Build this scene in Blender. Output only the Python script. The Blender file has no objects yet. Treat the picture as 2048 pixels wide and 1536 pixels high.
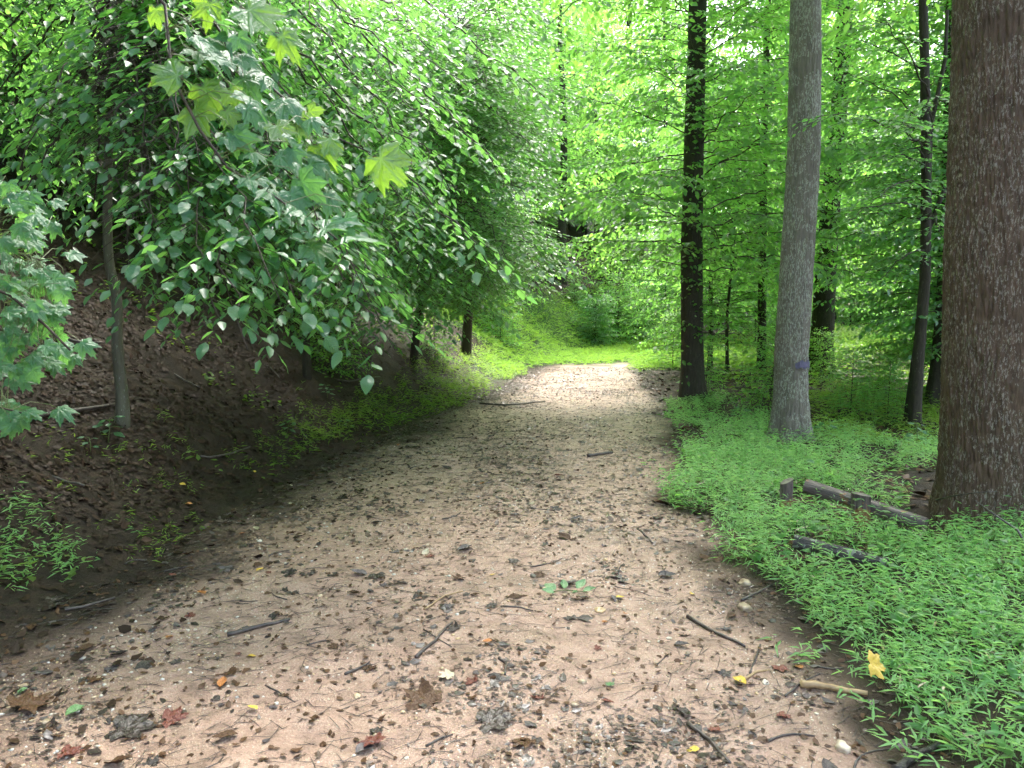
import bpy, math, random
import numpy as np
from mathutils import Vector, Matrix

# ------------------------------------------------------------------ camera, sky, sun, exposure
scene = bpy.context.scene
COL = scene.collection
CAM = np.array([0.0, 0.0, 1.6]); FPX = 1490.0; HORIZON = 620.0
PITCH = math.atan((768.0 - HORIZON) / FPX)
cd = bpy.data.cameras.new("camera"); cam = bpy.data.objects.new("camera", cd); COL.objects.link(cam)
cd.sensor_width = 36.0; cd.lens = 36.0 * FPX / 2048.0; cd.clip_start = 0.05; cd.clip_end = 1000.0
cd.dof.use_dof = True; cd.dof.focus_distance = 6.5; cd.dof.aperture_fstop = 8.0
cam.location = CAM; cam.rotation_euler = (math.pi / 2 - PITCH, 0, 0)
scene.camera = cam

SUN_EL, SUN_AZ = 58.0, 18.0           # soft overcast brightness, high and ahead over the clearing
world = bpy.data.worlds.new("World"); scene.world = world; world.use_nodes = True
wn = world.node_tree; wn.nodes.clear()
sky = wn.nodes.new("ShaderNodeTexSky"); sky.sky_type = 'NISHITA'; sky.sun_disc = False
sky.sun_elevation = math.radians(SUN_EL); sky.sun_rotation = math.radians(SUN_AZ)
sky.dust_density = 4.0; sky.air_density = 1.0; sky.ozone_density = 1.5
hs = wn.nodes.new("ShaderNodeHueSaturation"); hs.inputs['Saturation'].default_value = 0.75
bg = wn.nodes.new("ShaderNodeBackground"); bg.inputs['Strength'].default_value = 0.15
wo = wn.nodes.new("ShaderNodeOutputWorld")
wn.links.new(sky.outputs[0], hs.inputs['Color']); wn.links.new(hs.outputs[0], bg.inputs['Color'])
wn.links.new(bg.outputs[0], wo.inputs['Surface'])

sd = bpy.data.lights.new("sun", 'SUN'); sd.energy = 1.5; sd.angle = math.radians(35); sd.color = (1.0, 0.98, 0.94)
sun = bpy.data.objects.new("sun", sd); COL.objects.link(sun)
a, e = math.radians(SUN_AZ), math.radians(SUN_EL)
sdir = Vector((math.sin(a) * math.cos(e), math.cos(a) * math.cos(e), math.sin(e)))
sun.rotation_euler = sdir.to_track_quat('Z', 'Y').to_euler()

vs = scene.view_settings
vs.view_transform = 'Standard'; vs.look = 'None'; vs.exposure = 2.7; vs.gamma = 1.0; vs.use_curve_mapping = False
cy = scene.cycles
cy.max_bounces = 7; cy.diffuse_bounces = 3; cy.glossy_bounces = 2; cy.transmission_bounces = 5
cy.transparent_max_bounces = 4; cy.caustics_reflective = False; cy.caustics_refractive = False
cy.use_denoising = True; cy.use_adaptive_sampling = True; cy.adaptive_threshold = 0.03
cy.sample_clamp_indirect = 6.0

rng = np.random.default_rng(7)
random.seed(7)

# ------------------------------------------------------------------ pixel rays, noise, terrain
FWD = np.array([0, math.cos(PITCH), -math.sin(PITCH)]); UPV = np.array([0, math.sin(PITCH), math.cos(PITCH)])
def ray(u, v):
    d = FWD * FPX + np.array([1.0, 0, 0]) * (u - 1024.0) + UPV * (768.0 - v)
    return d / d[1]
def px(u, v, D):                       # point on the pixel's ray at ground distance D
    return CAM + ray(u, v) * D
def proj(P):                           # world -> photo pixel (2048 wide) and depth
    q = np.asarray(P) - CAM
    z = q @ FWD
    return 1024 + FPX * q[..., 0] / z, 768 - FPX * (q @ UPV) / z, z

def _hash(ix, iy, iz, seed):
    h = (ix.astype(np.int64) * 374761393 + iy.astype(np.int64) * 668265263 + iz.astype(np.int64) * 2147483647 + seed * 974634777) & 0xFFFFFFFF
    h = ((h ^ (h >> 13)) * 1274126177) & 0xFFFFFFFF
    h = ((h ^ (h >> 16)) * 2246822519) & 0xFFFFFFFF
    return ((h ^ (h >> 15)) & 0xFFFFFF) / float(0xFFFFFF)
def noise(x, y, z=0.0, seed=0):        # smooth value noise, 0..1
    x, y, z = np.broadcast_arrays(np.asarray(x, float), np.asarray(y, float), np.asarray(z, float))
    fx, fy, fz = np.floor(x), np.floor(y), np.floor(z)
    tx, ty, tz = x - fx, y - fy, z - fz
    tx, ty, tz = [t * t * (3 - 2 * t) for t in (tx, ty, tz)]
    r = 0
    for i in (0, 1):
        for j in (0, 1):
            for k in (0, 1):
                w = (tx if i else 1 - tx) * (ty if j else 1 - ty) * (tz if k else 1 - tz)
                r = r + w * _hash(fx + i, fy + j, fz + k, seed)
    return r
def fbm(x, y, z=0.0, o=3, seed=0):
    s, a, n = 0, 0.5, 0
    for k in range(o):
        s = s + a * noise(np.asarray(x) * 2 ** k, np.asarray(y) * 2 ** k, np.asarray(z) * 2 ** k, seed + k); n += a; a *= 0.5
    return s / n

PY = [-6, 0, 3.5, 6.3, 8.8, 11.4, 15, 20.7, 23, 40]
PC = [-.5, -.5, -.5, -.30, .18, .60, 1.3, 2.1, 2.6, 6]
PH = [1.9, 1.9, 1.9, 1.65, 1.75, 1.7, 1.5, 1.2, 1.2, 1.2]
TY = [-8, 0, 3.5, 6.3, 8.8, 11.4, 15, 20.7, 23, 27, 31, 36, 45, 80, 140]
TX = [-2.8, -2.6, -2.5, -2.1, -1.75, -1.3, -.4, .45, 1.1, 2.6, 5.5, 9.5, 14, 30, 60]
def smooth(a, b, x):
    t = np.clip((x - a) / (b - a), 0, 1); return t * t * (3 - 2 * t)
def path_mask(x, y):
    w = (noise(x * 1.3, y * 1.3, 3.1, 5) - .5) * .5 + (noise(x * 5, y * 5, 1.1, 6) - .5) * .25
    d = np.interp(y, PY, PH) - np.abs(x - np.interp(y, PY, PC)) + w
    lf = np.where(x < np.interp(y, PY, PC), .75, .3)
    return smooth(-.18, lf, d) * smooth(23.2, 21.2, y + (noise(x * 1.5, y * 1.5, 0, 9) - .5) * 2)
def bank_d(x, y): return np.interp(y, TY, TX) - x
def height(x, y):
    x = np.asarray(x, float); y = np.asarray(y, float)
    d = bank_d(x, y)
    s = 0.78 * (np.sqrt(np.maximum(d, 0) ** 2 + .45) - math.sqrt(.45)) * (d > 0)
    bank = 15 * (1 - np.exp(-s / 15))
    rough = smooth(0, 1.5, d)
    h = bank + rough * ((fbm(x * .9, y * .9, 0, 3, 21) - .5) * .5 + (fbm(x * 4, y * 4, 0, 2, 22) - .5) * .12)
    pm = path_mask(x, y)
    off = 1 - pm
    right = smooth(0, 1.2, x - np.interp(y, PY, PC) - np.interp(y, PY, PH))
    h = h + right * (1 - rough) * ((fbm(x * .6, y * .6, 0, 3, 31) - .45) * .22)
    h = h + off * (fbm(x * 3, y * 3, 0, 3, 23) - .5) * .07
    h = h + pm * ((fbm(x * 1.1, y * 1.1, 0, 3, 41) - .5) * .07 + (noise(x * 9, y * 9, 0, 42) - .5) * .016 + (noise(x * 22, y * 22, 0, 43) - .5) * .008)
    h = h + .018 * np.maximum(y - 24, 0)
    return h
def hz(x, y): return float(height(np.array([x]), np.array([y]))[0])
def gp(u, v, lo=1.5, hi=70):           # where a pixel's ray meets the ground
    r = ray(u, v); D = np.linspace(lo, hi, 3500)
    P = CAM[None] + r[None] * D[:, None]
    below = np.nonzero(P[:, 2] < height(P[:, 0], P[:, 1]))[0]
    i = below[0] if len(below) else len(D) - 1
    p = P[i].copy(); p[2] = hz(p[0], p[1]); return p

# ------------------------------------------------------------------ mesh helpers
def link(o, parent=None):
    COL.objects.link(o)
    if parent: o.parent = parent
    return o
def tag(o, label=None, cat=None, group=None, kind=None):
    if label: o['label'] = label
    if cat: o['category'] = cat
    if group: o['group'] = group
    if kind: o['kind'] = kind
    return o
def mesh_np(name, V, quads=None, tris=None, mat=None, attrs=None, uv=None, smooth_=True):
    me = bpy.data.meshes.new(name)
    V = np.ascontiguousarray(V, np.float32)
    me.vertices.add(len(V)); me.vertices.foreach_set('co', V.ravel())
    loops, starts, tot = [], [], 0
    for F in (quads, tris):
        if F is None or len(F) == 0: continue
        F = np.asarray(F, np.int32); k = F.shape[1]
        loops.append(F.ravel()); starts.append(tot + np.arange(len(F), dtype=np.int32) * k); tot += F.size
    loops = np.concatenate(loops); starts = np.concatenate(starts)
    me.loops.add(len(loops)); me.loops.foreach_set('vertex_index', loops)
    me.polygons.add(len(starts)); me.polygons.foreach_set('loop_start', starts)
    me.update(calc_edges=True)
    if smooth_: me.polygons.foreach_set('use_smooth', np.ones(len(starts), bool))
    for k, A in (attrs or {}).items():
        at = me.attributes.new(k, 'FLOAT', 'POINT'); at.data.foreach_set('value', np.ascontiguousarray(A, np.float32))
    if uv is not None:
        l = me.uv_layers.new(name='UVMap'); l.data.foreach_set('uv', np.ascontiguousarray(uv[loops], np.float32).ravel())
    if mat: me.materials.append(mat)
    return me
def obj(name, me, parent=None, loc=None):
    o = bpy.data.objects.new(name, me)
    if loc is not None: o.location = loc
    return link(o, parent)
def empty(name, loc, rz=0, s=1):
    o = bpy.data.objects.new(name, None); o.location = loc; o.rotation_euler = (0, 0, rz); o.scale = (s, s, s)
    o.empty_display_size = .2
    return link(o)
def norm(a): return a / np.maximum(np.linalg.norm(a, axis=-1, keepdims=True), 1e-9)

class Tubes:
    def __init__(s): s.V = []; s.Q = []; s.T = []; s.n = 0
    def add(s, P, R, k=5, cap=True):
        P = np.asarray(P, float); R = np.asarray(R, float) * np.ones(len(P)); m = len(P)
        T = norm(np.gradient(P, axis=0))
        ref = np.array([0, 0, 1.0]) if abs(T[0][2]) < .8 else np.array([1.0, 0, 0])
        A = norm(np.cross(T, ref)); B = np.cross(T, A)
        th = np.arange(k) * 2 * math.pi / k
        ring = P[:, None] + R[:, None, None] * (np.cos(th)[None, :, None] * A[:, None] + np.sin(th)[None, :, None] * B[:, None])
        s.V.append(ring.reshape(-1, 3))
        i = np.arange(m - 1)[:, None] * k; j = np.arange(k)[None]; j2 = (j + 1) % k
        s.Q.append((np.stack([i + j, i + j2, i + k + j2, i + k + j], -1).reshape(-1, 4)) + s.n)
        n0 = s.n; s.n += m * k
        if cap:
            for base, flip in ((n0, True), (n0 + (m - 1) * k, False)):
                idx = np.arange(k) + base; t = np.stack([np.full(k - 2, idx[0]), idx[1:-1], idx[2:]], -1)
                s.T.append(t[:, ::-1] if flip else t)
    def mesh(s, name, mat):
        if not s.V: s.add([[0, 0, 0], [0, 0, .01]], .001, 3)
        return mesh_np(name, np.concatenate(s.V), np.concatenate(s.Q), np.concatenate(s.T) if s.T else None, mat)

class Leaves:                          # leaf placements: position, direction, normal, length, random
    def __init__(s): s.P, s.X, s.N, s.S = [], [], [], []
    def add(s, P, X, N, S):
        s.P.append(P); s.X.append(X); s.N.append(N); s.S.append(S * np.ones(len(P)))
    def arrays(s):
        P, X, N, S = (np.concatenate(a) for a in (s.P, s.X, s.N, s.S))
        X = norm(X); Y = norm(np.cross(N, X)); N = np.cross(X, Y)
        return P, X, Y, N, S
def expand(tV, tQ, tT, P, X, Y, N, S, name, mat, rnd=None, curl=.12, r=None):
    r = r or rng
    n, k = len(P), len(tV)
    W = r.uniform(.85, 1.15, n)
    c = r.normal(0, curl, n)
    tx = tV[None, :, 0] * np.ones((n, 1)); ty = tV[None, :, 1] * W[:, None]
    tz = tV[None, :, 2] + c[:, None] * (tV[None, :, 0] ** 2)
    V = P[:, None] + S[:, None, None] * (tx[..., None] * X[:, None] + ty[..., None] * Y[:, None] + tz[..., None] * N[:, None])
    off = (np.arange(n) * k)[:, None, None]
    Q = (tQ[None] + off).reshape(-1, 4) if tQ is not None else None
    T = (tT[None] + off).reshape(-1, 3) if tT is not None else None
    rnd = r.random(n) if rnd is None else rnd
    return mesh_np(name, V.reshape(-1, 3), Q, T, mat, {'rnd': np.repeat(rnd, k)}, smooth_=False)

# leaf templates (length along +x, normal +z)
L_SIMPLE = (np.array([[0, 0, 0], [.32, .27, .05], [.72, .19, .03], [1, 0, -.06], [.72, -.19, .03], [.32, -.27, .05]], float),
            np.array([[0, 5, 4, 3], [0, 3, 2, 1]]), None)
L_MED = (np.array([[0, 0, 0], [.3, 0, -.01], [.62, 0, -.03], [1, 0, -.12], [.13, .2, .03], [.42, .32, .045], [.78, .2, 0], [.13, -.2, .03], [.42, -.32, .045], [.78, -.2, 0]], float),
         np.array([[0, 1, 5, 4], [1, 2, 6, 5], [0, 7, 8, 1], [1, 8, 9, 2]]), np.array([[2, 3, 6], [2, 9, 3]]))
L_BLADE = (np.array([[0, 0, 0], [.35, .08, .03], [1, 0, -.16], [.35, -.08, .03]], float), None, np.array([[0, 3, 2], [0, 2, 1]]))
L_LITTER = (np.array([[0, 0, 0], [.3, .3, .09], [.75, .26, -.03], [1, 0, .07], [.7, -.24, .05], [.3, -.3, -.03]], float),
            np.array([[0, 5, 4, 3], [0, 3, 2, 1]]), None)

def leaf_oval(name, mat, seed, wid=.33, bend=.12, fold=.1, teeth=True):
    r = np.random.default_rng(seed); n = 11
    t = np.linspace(0, 1, n); w = wid * np.sin(np.pi * t ** .8) ** .85 * (1 - .15 * t); w[0] = .0; w[-1] = 0
    V, uv, Q = [], [], []
    zz = -bend * t ** 2 + .02 * np.sin(t * 9 + seed)
    for i in range(n):
        for s in (-1, -.5, 0, .5, 1):
            ww = w[i] * abs(s)
            tt = t[i] + (.022 * (1 if i % 2 else -.4) if abs(s) == 1 and teeth else 0)
            V.append([tt, math.copysign(ww, s) if s else 0, zz[i] + fold * ww + .012 * math.sin(t[i] * 34 + abs(s)) * abs(s) - .25 * ww * ww]); uv.append([t[i], .5 + s * w[i]])
    for i in range(n - 1):
        for j in range(4):
            b = i * 5 + j; Q.append([b, b + 5, b + 6, b + 1])
    m = mesh_np(name, np.array(V), np.array(Q), None, mat, {'rnd': np.full(len(V), r.random())}, np.array(uv)); return m
MAPLE_R = [(0, 1.0), (7, .82), (12, .84), (18, .66), (25, .60), (33, .76), (39, .78), (45, .95), (52, .76), (59, .74), (68, .56), (77, .54), (90, .60), (100, .68), (108, .56), (125, .44), (150, .36), (180, .08)]
def leaf_maple(name, mat, seed, bend=.25, fold=.05, crumple=0.0):
    r = np.random.default_rng(seed)
    ang = [a for a, _ in MAPLE_R] + [360 - a for a, _ in MAPLE_R[1:-1]][::-1]
    rad = [q for _, q in MAPLE_R] + [q for _, q in MAPLE_R[1:-1]][::-1]
    A = np.radians(ang); R = np.array(rad) * r.uniform(.93, 1.07, len(rad)) * .62
    V, uv = [[0, 0, 0]], [[.4, .5]]
    k = len(A)
    for f in (.36, .7, 1.0):
        for a_, q in zip(A, R):
            q = q if f > .5 else .5 * q + .22
            V.append([q * f * math.cos(a_), q * f * math.sin(a_), 0]); uv.append([.4 + q * f * math.cos(a_), .5 + q * f * math.sin(a_)])
    V = np.array(V); V[:, 0] += .38
    rr = np.hypot(V[:, 0] - .38, V[:, 1])
    V[:, 2] = -bend * rr ** 2 * 1.2 + fold * np.abs(V[:, 1]) * 1.5 + .03 * np.sin(np.arctan2(V[:, 1], V[:, 0] - .38) * 6 + seed) * rr
    if crumple: V[:, 2] += crumple * (noise(V[:, 0] * 5, V[:, 1] * 5, seed, seed) - .5) + .5 * crumple * (noise(V[:, 0] * 11, V[:, 1] * 11, seed, seed) - .5)
    T = [[0, 1 + i, 1 + (i + 1) % k] for i in range(k)]
    Q = [[1 + o_ + i, 1 + o_ + k + i, 1 + o_ + k + (i + 1) % k, 1 + o_ + (i + 1) % k] for o_ in (0, k) for i in range(k)]
    return mesh_np(name, V, np.array(Q), np.array(T), mat, {'rnd': np.full(len(V), r.random())}, np.array(uv))

def frame(P, X, N, s):
    X = Vector(X).normalized(); Y = Vector(N).cross(X)
    if Y.length < 1e-4: Y = Vector((0.3, .8, .1)).cross(X)
    Y.normalize(); Z = X.cross(Y)
    return Matrix(((X.x * s, Y.x * s, Z.x * s, P[0]), (X.y * s, Y.y * s, Z.y * s, P[1]), (X.z * s, Y.z * s, Z.z * s, P[2]), (0, 0, 0, 1)))

# ------------------------------------------------------------------ materials
class NT:
    def __init__(s, name):
        s.m = bpy.data.materials.new(name); s.m.use_nodes = True; s.t = s.m.node_tree; s.t.nodes.clear()
        s.out = s.n('ShaderNodeOutputMaterial')
    def n(s, t, **k):
        d = s.t.nodes.new(t)
        for a_, b in k.items(): setattr(d, a_, b)
        return d
    def l(s, a_, b): s.t.links.new(a_, b)
    def noise(s, co, scale, detail=4, rough=.55, dist=0):
        d = s.n('ShaderNodeTexNoise'); d.inputs['Scale'].default_value = scale; d.inputs['Detail'].default_value = detail
        d.inputs['Roughness'].default_value = rough; d.inputs['Distortion'].default_value = dist
        if co: s.l(co, d.inputs['Vector'])
        return d.outputs['Fac']
    def ramp(s, f, stops):
        d = s.n('ShaderNodeValToRGB'); e_ = d.color_ramp.elements
        while len(e_) < len(stops): e_.new(.5)
        for q, (p, c) in zip(e_, stops):
            q.position = p; q.color = (*c, 1) if len(c) == 3 else c
        s.l(f, d.inputs[0]); return d.outputs[0]
    def mix(s, f, a_, b):
        d = s.n('ShaderNodeMix', data_type='RGBA')
        if isinstance(f, float): d.inputs[0].default_value = f
        else: s.l(f, d.inputs[0])
        for q, i in ((a_, 6), (b, 7)):
            if isinstance(q, tuple): d.inputs[i].default_value = (*q, 1)
            else: s.l(q, d.inputs[i])
        return d.outputs[2]
    def math(s, op, a_, b=None, c=None):
        d = s.n('ShaderNodeMath', operation=op)
        for i, q in enumerate((a_, b, c)):
            if q is None: continue
            if isinstance(q, (int, float)): d.inputs[i].default_value = q
            else: s.l(q, d.inputs[i])
        return d.outputs[0]
    def attr(s, name): d = s.n('ShaderNodeAttribute', attribute_name=name); return d.outputs['Fac']
    def obj(s, scale=None):
        t = s.n('ShaderNodeTexCoord').outputs['Object']
        if scale:
            mp = s.n('ShaderNodeMapping'); mp.inputs['Scale'].default_value = scale; s.l(t, mp.inputs[0]); return mp.outputs[0]
        return t
    def geo(s): return s.n('ShaderNodeNewGeometry').outputs['Position']
    def bump(s, h, strength, dist=.01, nrm=None):
        d = s.n('ShaderNodeBump'); d.inputs['Strength'].default_value = strength; d.inputs['Distance'].default_value = dist
        s.l(h, d.inputs['Height'])
        if nrm: s.l(nrm, d.inputs['Normal'])
        return d.outputs[0]
    def bsdf(s, col, rough=.6, spec=.5, nrm=None):
        d = s.n('ShaderNodeBsdfPrincipled')
        for q, i in ((col, 'Base Color'), (rough, 'Roughness'), (spec, 'Specular IOR Level')):
            if isinstance(q, tuple): d.inputs[i].default_value = (*q, 1)
            elif isinstance(q, (int, float)): d.inputs[i].default_value = q
            else: s.l(q, d.inputs[i])
        if nrm: s.l(nrm, d.inputs['Normal'])
        return d.outputs[0]
    def done(s, sh): s.l(sh, s.out.inputs['Surface']); return s.m

def leaf_mat(name, dark, light, trans, tw=.42, rough=.3, spec=.6, veins=False, spots=False, patchy=None):
    t = NT(name); rn = t.attr('rnd')
    oi = t.n('ShaderNodeObjectInfo').outputs['Random']
    f = t.math('FRACT', t.math('ADD', rn, t.math('MULTIPLY', oi, .37)))
    col = t.mix(f, dark, light)
    tcol = t.mix(f, trans, tuple(min(1, c * q) for c, q in zip(trans, (1.25, 1.12, .9))))
    if patchy:
        g = t.math('MULTIPLY', t.math('POWER', t.noise(t.geo(), 2.3, 4, .65), 2.0), 1.1)
        col = t.mix(g, col, patchy); col = t.mix(t.math('GREATER_THAN', rn, .965), col, (.26, .21, .07))
    nrm = None
    if veins:
        uv = t.n('ShaderNodeUVMap').outputs[0]; sp = t.n('ShaderNodeSeparateXYZ'); t.l(uv, sp.inputs[0])
        dv = t.math('SUBTRACT', sp.outputs[1], .5); va = t.math('ABSOLUTE', dv)
        ns = t.noise(uv, 14.0, 3)
        if veins == 'pinnate':
            w = t.math('SINE', t.math('MULTIPLY', t.math('SUBTRACT', sp.outputs[0], t.math('MULTIPLY', va, .9)), 58.0))
            hgt = t.math('ADD', w, t.math('MULTIPLY', ns, 2.0))
            line = t.math('MAXIMUM', t.math('GREATER_THAN', w, .9), t.math('LESS_THAN', va, .012))
        else:
            du = t.math('SUBTRACT', sp.outputs[0], .4); an = t.math('ARCTAN2', dv, du)
            rr = t.math('SQRT', t.math('ADD', t.math('MULTIPLY', du, du), t.math('MULTIPLY', dv, dv)))
            off = t.math('MULTIPLY', t.math('ABSOLUTE', t.math('SINE', t.math('MULTIPLY', an, 3.9))), rr)
            line = t.math('LESS_THAN', off, .022)
            hgt = t.math('ADD', t.math('MULTIPLY', ns, 2.6), t.math('MULTIPLY', t.math('MINIMUM', off, .12), 14.0))
        nrm = t.bump(hgt, .35, .012)
        col = t.mix(t.math('MULTIPLY', line, .3), col, tuple(min(1, c * 1.9 + .01) for c in light))
        if spots:
            g = t.math('GREATER_THAN', t.noise(t.n('ShaderNodeTexCoord').outputs['Object'], 5.0, 2), .71)
            col = t.mix(t.math('MULTIPLY', g, .8), col, (.09, .045, .01)); tcol = t.mix(t.math('MULTIPLY', g, .8), tcol, (.12, .05, .01))
    pr = t.bsdf(col, rough, spec, nrm)
    tr = t.n('ShaderNodeBsdfTranslucent'); t.l(tcol, tr.inputs['Color'])
    if nrm: t.l(nrm, tr.inputs['Normal'])
    mx = t.n('ShaderNodeMixShader'); mx.inputs[0].default_value = tw
    t.l(pr, mx.inputs[1]); t.l(tr.outputs[0], mx.inputs[2])
    return t.done(mx.outputs[0])

M = {}
M['leaf_a'] = leaf_mat('beech_leaf', (.034, .12, .052), (.06, .17, .07), (.28, .66, .14), .5, .34, 1.0)
M['leaf_b'] = leaf_mat('forest_leaf', (.036, .125, .045), (.07, .18, .06), (.32, .72, .13), .52, .33, .6)
M['leaf_c'] = leaf_mat('pale_forest_leaf', (.055, .155, .05), (.09, .21, .065), (.38, .76, .13), .52, .34, .55)
M['leaf_near'] = leaf_mat('wet_hornbeam_leaf', (.022, .10, .042), (.045, .155, .06), (.17, .46, .08), .38, .28, 1.0, veins='pinnate')
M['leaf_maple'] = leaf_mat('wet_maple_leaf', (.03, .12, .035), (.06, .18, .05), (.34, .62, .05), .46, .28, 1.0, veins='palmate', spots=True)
M['leaf_maple_shade'] = leaf_mat('shaded_maple_leaf', (.028, .12, .05), (.055, .175, .07), (.20, .50, .10), .40, .34, .7, veins='palmate')  # shade put into the colour: duller, less translucent copy of the maple leaf
M['stilt'] = leaf_mat('stiltgrass_blade', (.10, .29, .09), (.22, .47, .17), (.42, .80, .25), .42, .4, .5, patchy=(.2, .34, .09))
M['lawn'] = leaf_mat('clearing_grass', (.06, .19, .03), (.14, .31, .05), (.34, .64, .08), .45, .5, .3, patchy=(.16, .2, .05))
M['herb'] = leaf_mat('ground_herb', (.035, .12, .03), (.09, .20, .04), (.36, .62, .08), .44, .42, .5, patchy=(.15, .16, .03))

def bark_mat(name, dark, light, lichen, sc=1.0, lich=.62, wet=.55, fl_=60.0):
    t = NT(name); co = t.obj((9 * sc, 9 * sc, 1.6 * sc)); c2 = t.obj()
    f = t.noise(co, 3.0, 6, .65); g = t.noise(c2, 2.2 * sc, 3)
    col = t.ramp(f, [(.25, dark), (.72, light)])
    col = t.mix(t.math('MULTIPLY', g, .5), col, tuple(c * .55 for c in dark))
    lf = t.math('MULTIPLY', t.math('GREATER_THAN', t.noise(t.obj((1, 1, .28)), fl_, 3, .7), lich), t.math('GREATER_THAN', t.noise(c2, 3.0, 4, .7), .46))
    col = t.mix(t.math('MULTIPLY', lf, .45), col, lichen)
    big = t.math('GREATER_THAN', t.noise(c2, 7.0, 5, .7), .735)
    col = t.mix(t.math('MULTIPLY', big, .7), col, tuple(min(1, c * 1.25) for c in lichen))
    nrm = t.bump(t.noise(t.obj((1, 1, .22)), 34.0 * sc, 5, .7), .9, .02)
    return t.done(t.bsdf(col, wet, .3, nrm))
M['bark_big'] = bark_mat('grey_brown_bark', (.055, .034, .021), (.19, .122, .078), (.44, .40, .33), 1.5, .56, .55, 100.0)
M['bark_mid'] = bark_mat('grey_flecked_bark', (.11, .092, .074), (.27, .235, .19), (.50, .53, .43), 1.2, .53, .55, 80.0)
M['bark_dark'] = bark_mat('dark_wet_bark', (.024, .02, .013), (.07, .058, .038), (.17, .19, .13), 1.5, .64, .75)
M['bark_sap'] = bark_mat('smooth_grey_bark', (.07, .065, .045), (.15, .14, .10), (.36, .38, .32), .7, .62, .4)
def twig_mat():
    t = NT('wet_twig'); f = t.noise(t.obj(), 40, 3)
    return t.done(t.bsdf(t.ramp(f, [(.3, (.02, .015, .011)), (.7, (.07, .052, .036))]), .6, .25))
M['twig'] = twig_mat()
def green_twig():
    t = NT('green_stem'); return t.done(t.bsdf((.10, .14, .035), .4, .5))
M['stem'] = green_twig()
def dead_leaf(name, c1, c2, rough=.3, spec=.6):
    t = NT(name); f = t.noise(t.obj(), 6.0, 4); r_ = t.attr('rnd')
    oi = t.n('ShaderNodeObjectInfo').outputs['Random']
    f2 = t.math('FRACT', t.math('ADD', r_, oi))
    col = t.mix(t.math('MULTIPLY', t.math('ADD', f, f2), .5), c1, c2)
    nrm = t.bump(t.noise(t.obj(), 9.0, 3), .35, .05)
    return t.done(t.bsdf(col, rough, spec, nrm))
M['dl_dark'] = dead_leaf('blackened_leaf', (.018, .014, .012), (.075, .055, .045), .34, .5)
M['dl_grey'] = dead_leaf('grey_purple_leaf', (.05, .042, .045), (.13, .105, .10), .34, .5)
M['dl_brown'] = dead_leaf('brown_leaf', (.04, .02, .010), (.12, .06, .027), .5, .25)
M['dl_red'] = dead_leaf('red_leaf', (.10, .022, .014), (.20, .065, .04), .4, .4)
M['dl_orange'] = dead_leaf('orange_leaf', (.30, .08, .02), (.50, .20, .05), .35)
M['dl_yellow'] = dead_leaf('yellow_leaf', (.55, .33, .03), (.75, .55, .08), .4)
M['dl_pale'] = dead_leaf('pale_leaf', (.38, .31, .19), (.55, .48, .33), .4)
M['dl_green'] = dead_leaf('fallen_green_leaf', (.07, .16, .05), (.20, .34, .14), .3)
M['frag'] = dead_leaf('leaf_fragment', (.025, .018, .014), (.17, .115, .085), .4, .4)
M['litter'] = dead_leaf('litter_leaf', (.010, .007, .005), (.055, .030, .016), .55, .15)
def stone_mat():
    t = NT('quartz_pebble'); oi = t.n('ShaderNodeObjectInfo').outputs['Random']; r_ = t.attr('rnd')
    f = t.math('FRACT', t.math('ADD', oi, r_))
    col = t.ramp(f, [(0, (.22, .16, .10)), (.35, (.42, .30, .18)), (.6, (.55, .36, .16)), (.8, (.62, .56, .46)), (1, (.7, .68, .62))])
    return t.done(t.bsdf(t.mix(.25, col, t.ramp(t.noise(t.obj(), 20, 3), [(.3, (.2, .15, .1)), (.7, (.6, .52, .4))])), .35, .5))
M['stone'] = stone_mat()
def rock_dark():
    t = NT('dark_rock'); return t.done(t.bsdf(t.ramp(t.noise(t.obj(), 9, 4), [(.3, (.02, .019, .02)), (.7, (.06, .055, .055))]), .5, .5, t.bump(t.noise(t.obj(), 25, 4), .6, .02)))
M['rock'] = rock_dark()
def wood_mat(name, a_, b):
    t = NT(name); f = t.noise(t.obj((1.2, 14, 14)), 5.0, 5, .6); g = t.noise(t.obj(), 5.0, 3)
    col = t.ramp(f, [(.3, a_), (.68, b)]); col = t.mix(t.math('MULTIPLY', t.math('GREATER_THAN', g, .58), .6), col, (.30, .13, .035))
    return t.done(t.bsdf(col, .32, .6, t.bump(f, .7, .02)))
M['wood'] = wood_mat('wet_weathered_wood', (.035, .025, .022), (.19, .14, .13))
def cut_mat():
    t = NT('cut_wood'); f = t.noise(t.obj((1, 1, 1)), 18, 4)
    return t.done(t.bsdf(t.ramp(f, [(.3, (.08, .06, .05)), (.7, (.26, .22, .19))]), .4, .5))
M['cut'] = cut_mat()
def log_mat():
    t = NT('lichened_log_bark'); f = t.noise(t.obj((3, 12, 12)), 4, 5)
    col = t.ramp(f, [(.3, (.02, .016, .014)), (.7, (.075, .06, .052))])
    col = t.mix(t.math('MULTIPLY', t.math('GREATER_THAN', t.noise(t.obj(), 16, 4), .6), .8), col, (.24, .27, .20))
    return t.done(t.bsdf(col, .4, .5, t.bump(f, .9, .03)))
M['log'] = log_mat()
def stick_mat(name, a_, b):
    t = NT(name); f = t.noise(t.obj(), 30, 4); return t.done(t.bsdf(t.ramp(f, [(.3, a_), (.7, b)]), .4, .5, t.bump(f, .4, .01)))
M['stick'] = stick_mat('wet_stick', (.03, .024, .022), (.11, .085, .07))
M['stick_pale'] = stick_mat('barkless_stick', (.26, .16, .07), (.45, .31, .16))
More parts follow.
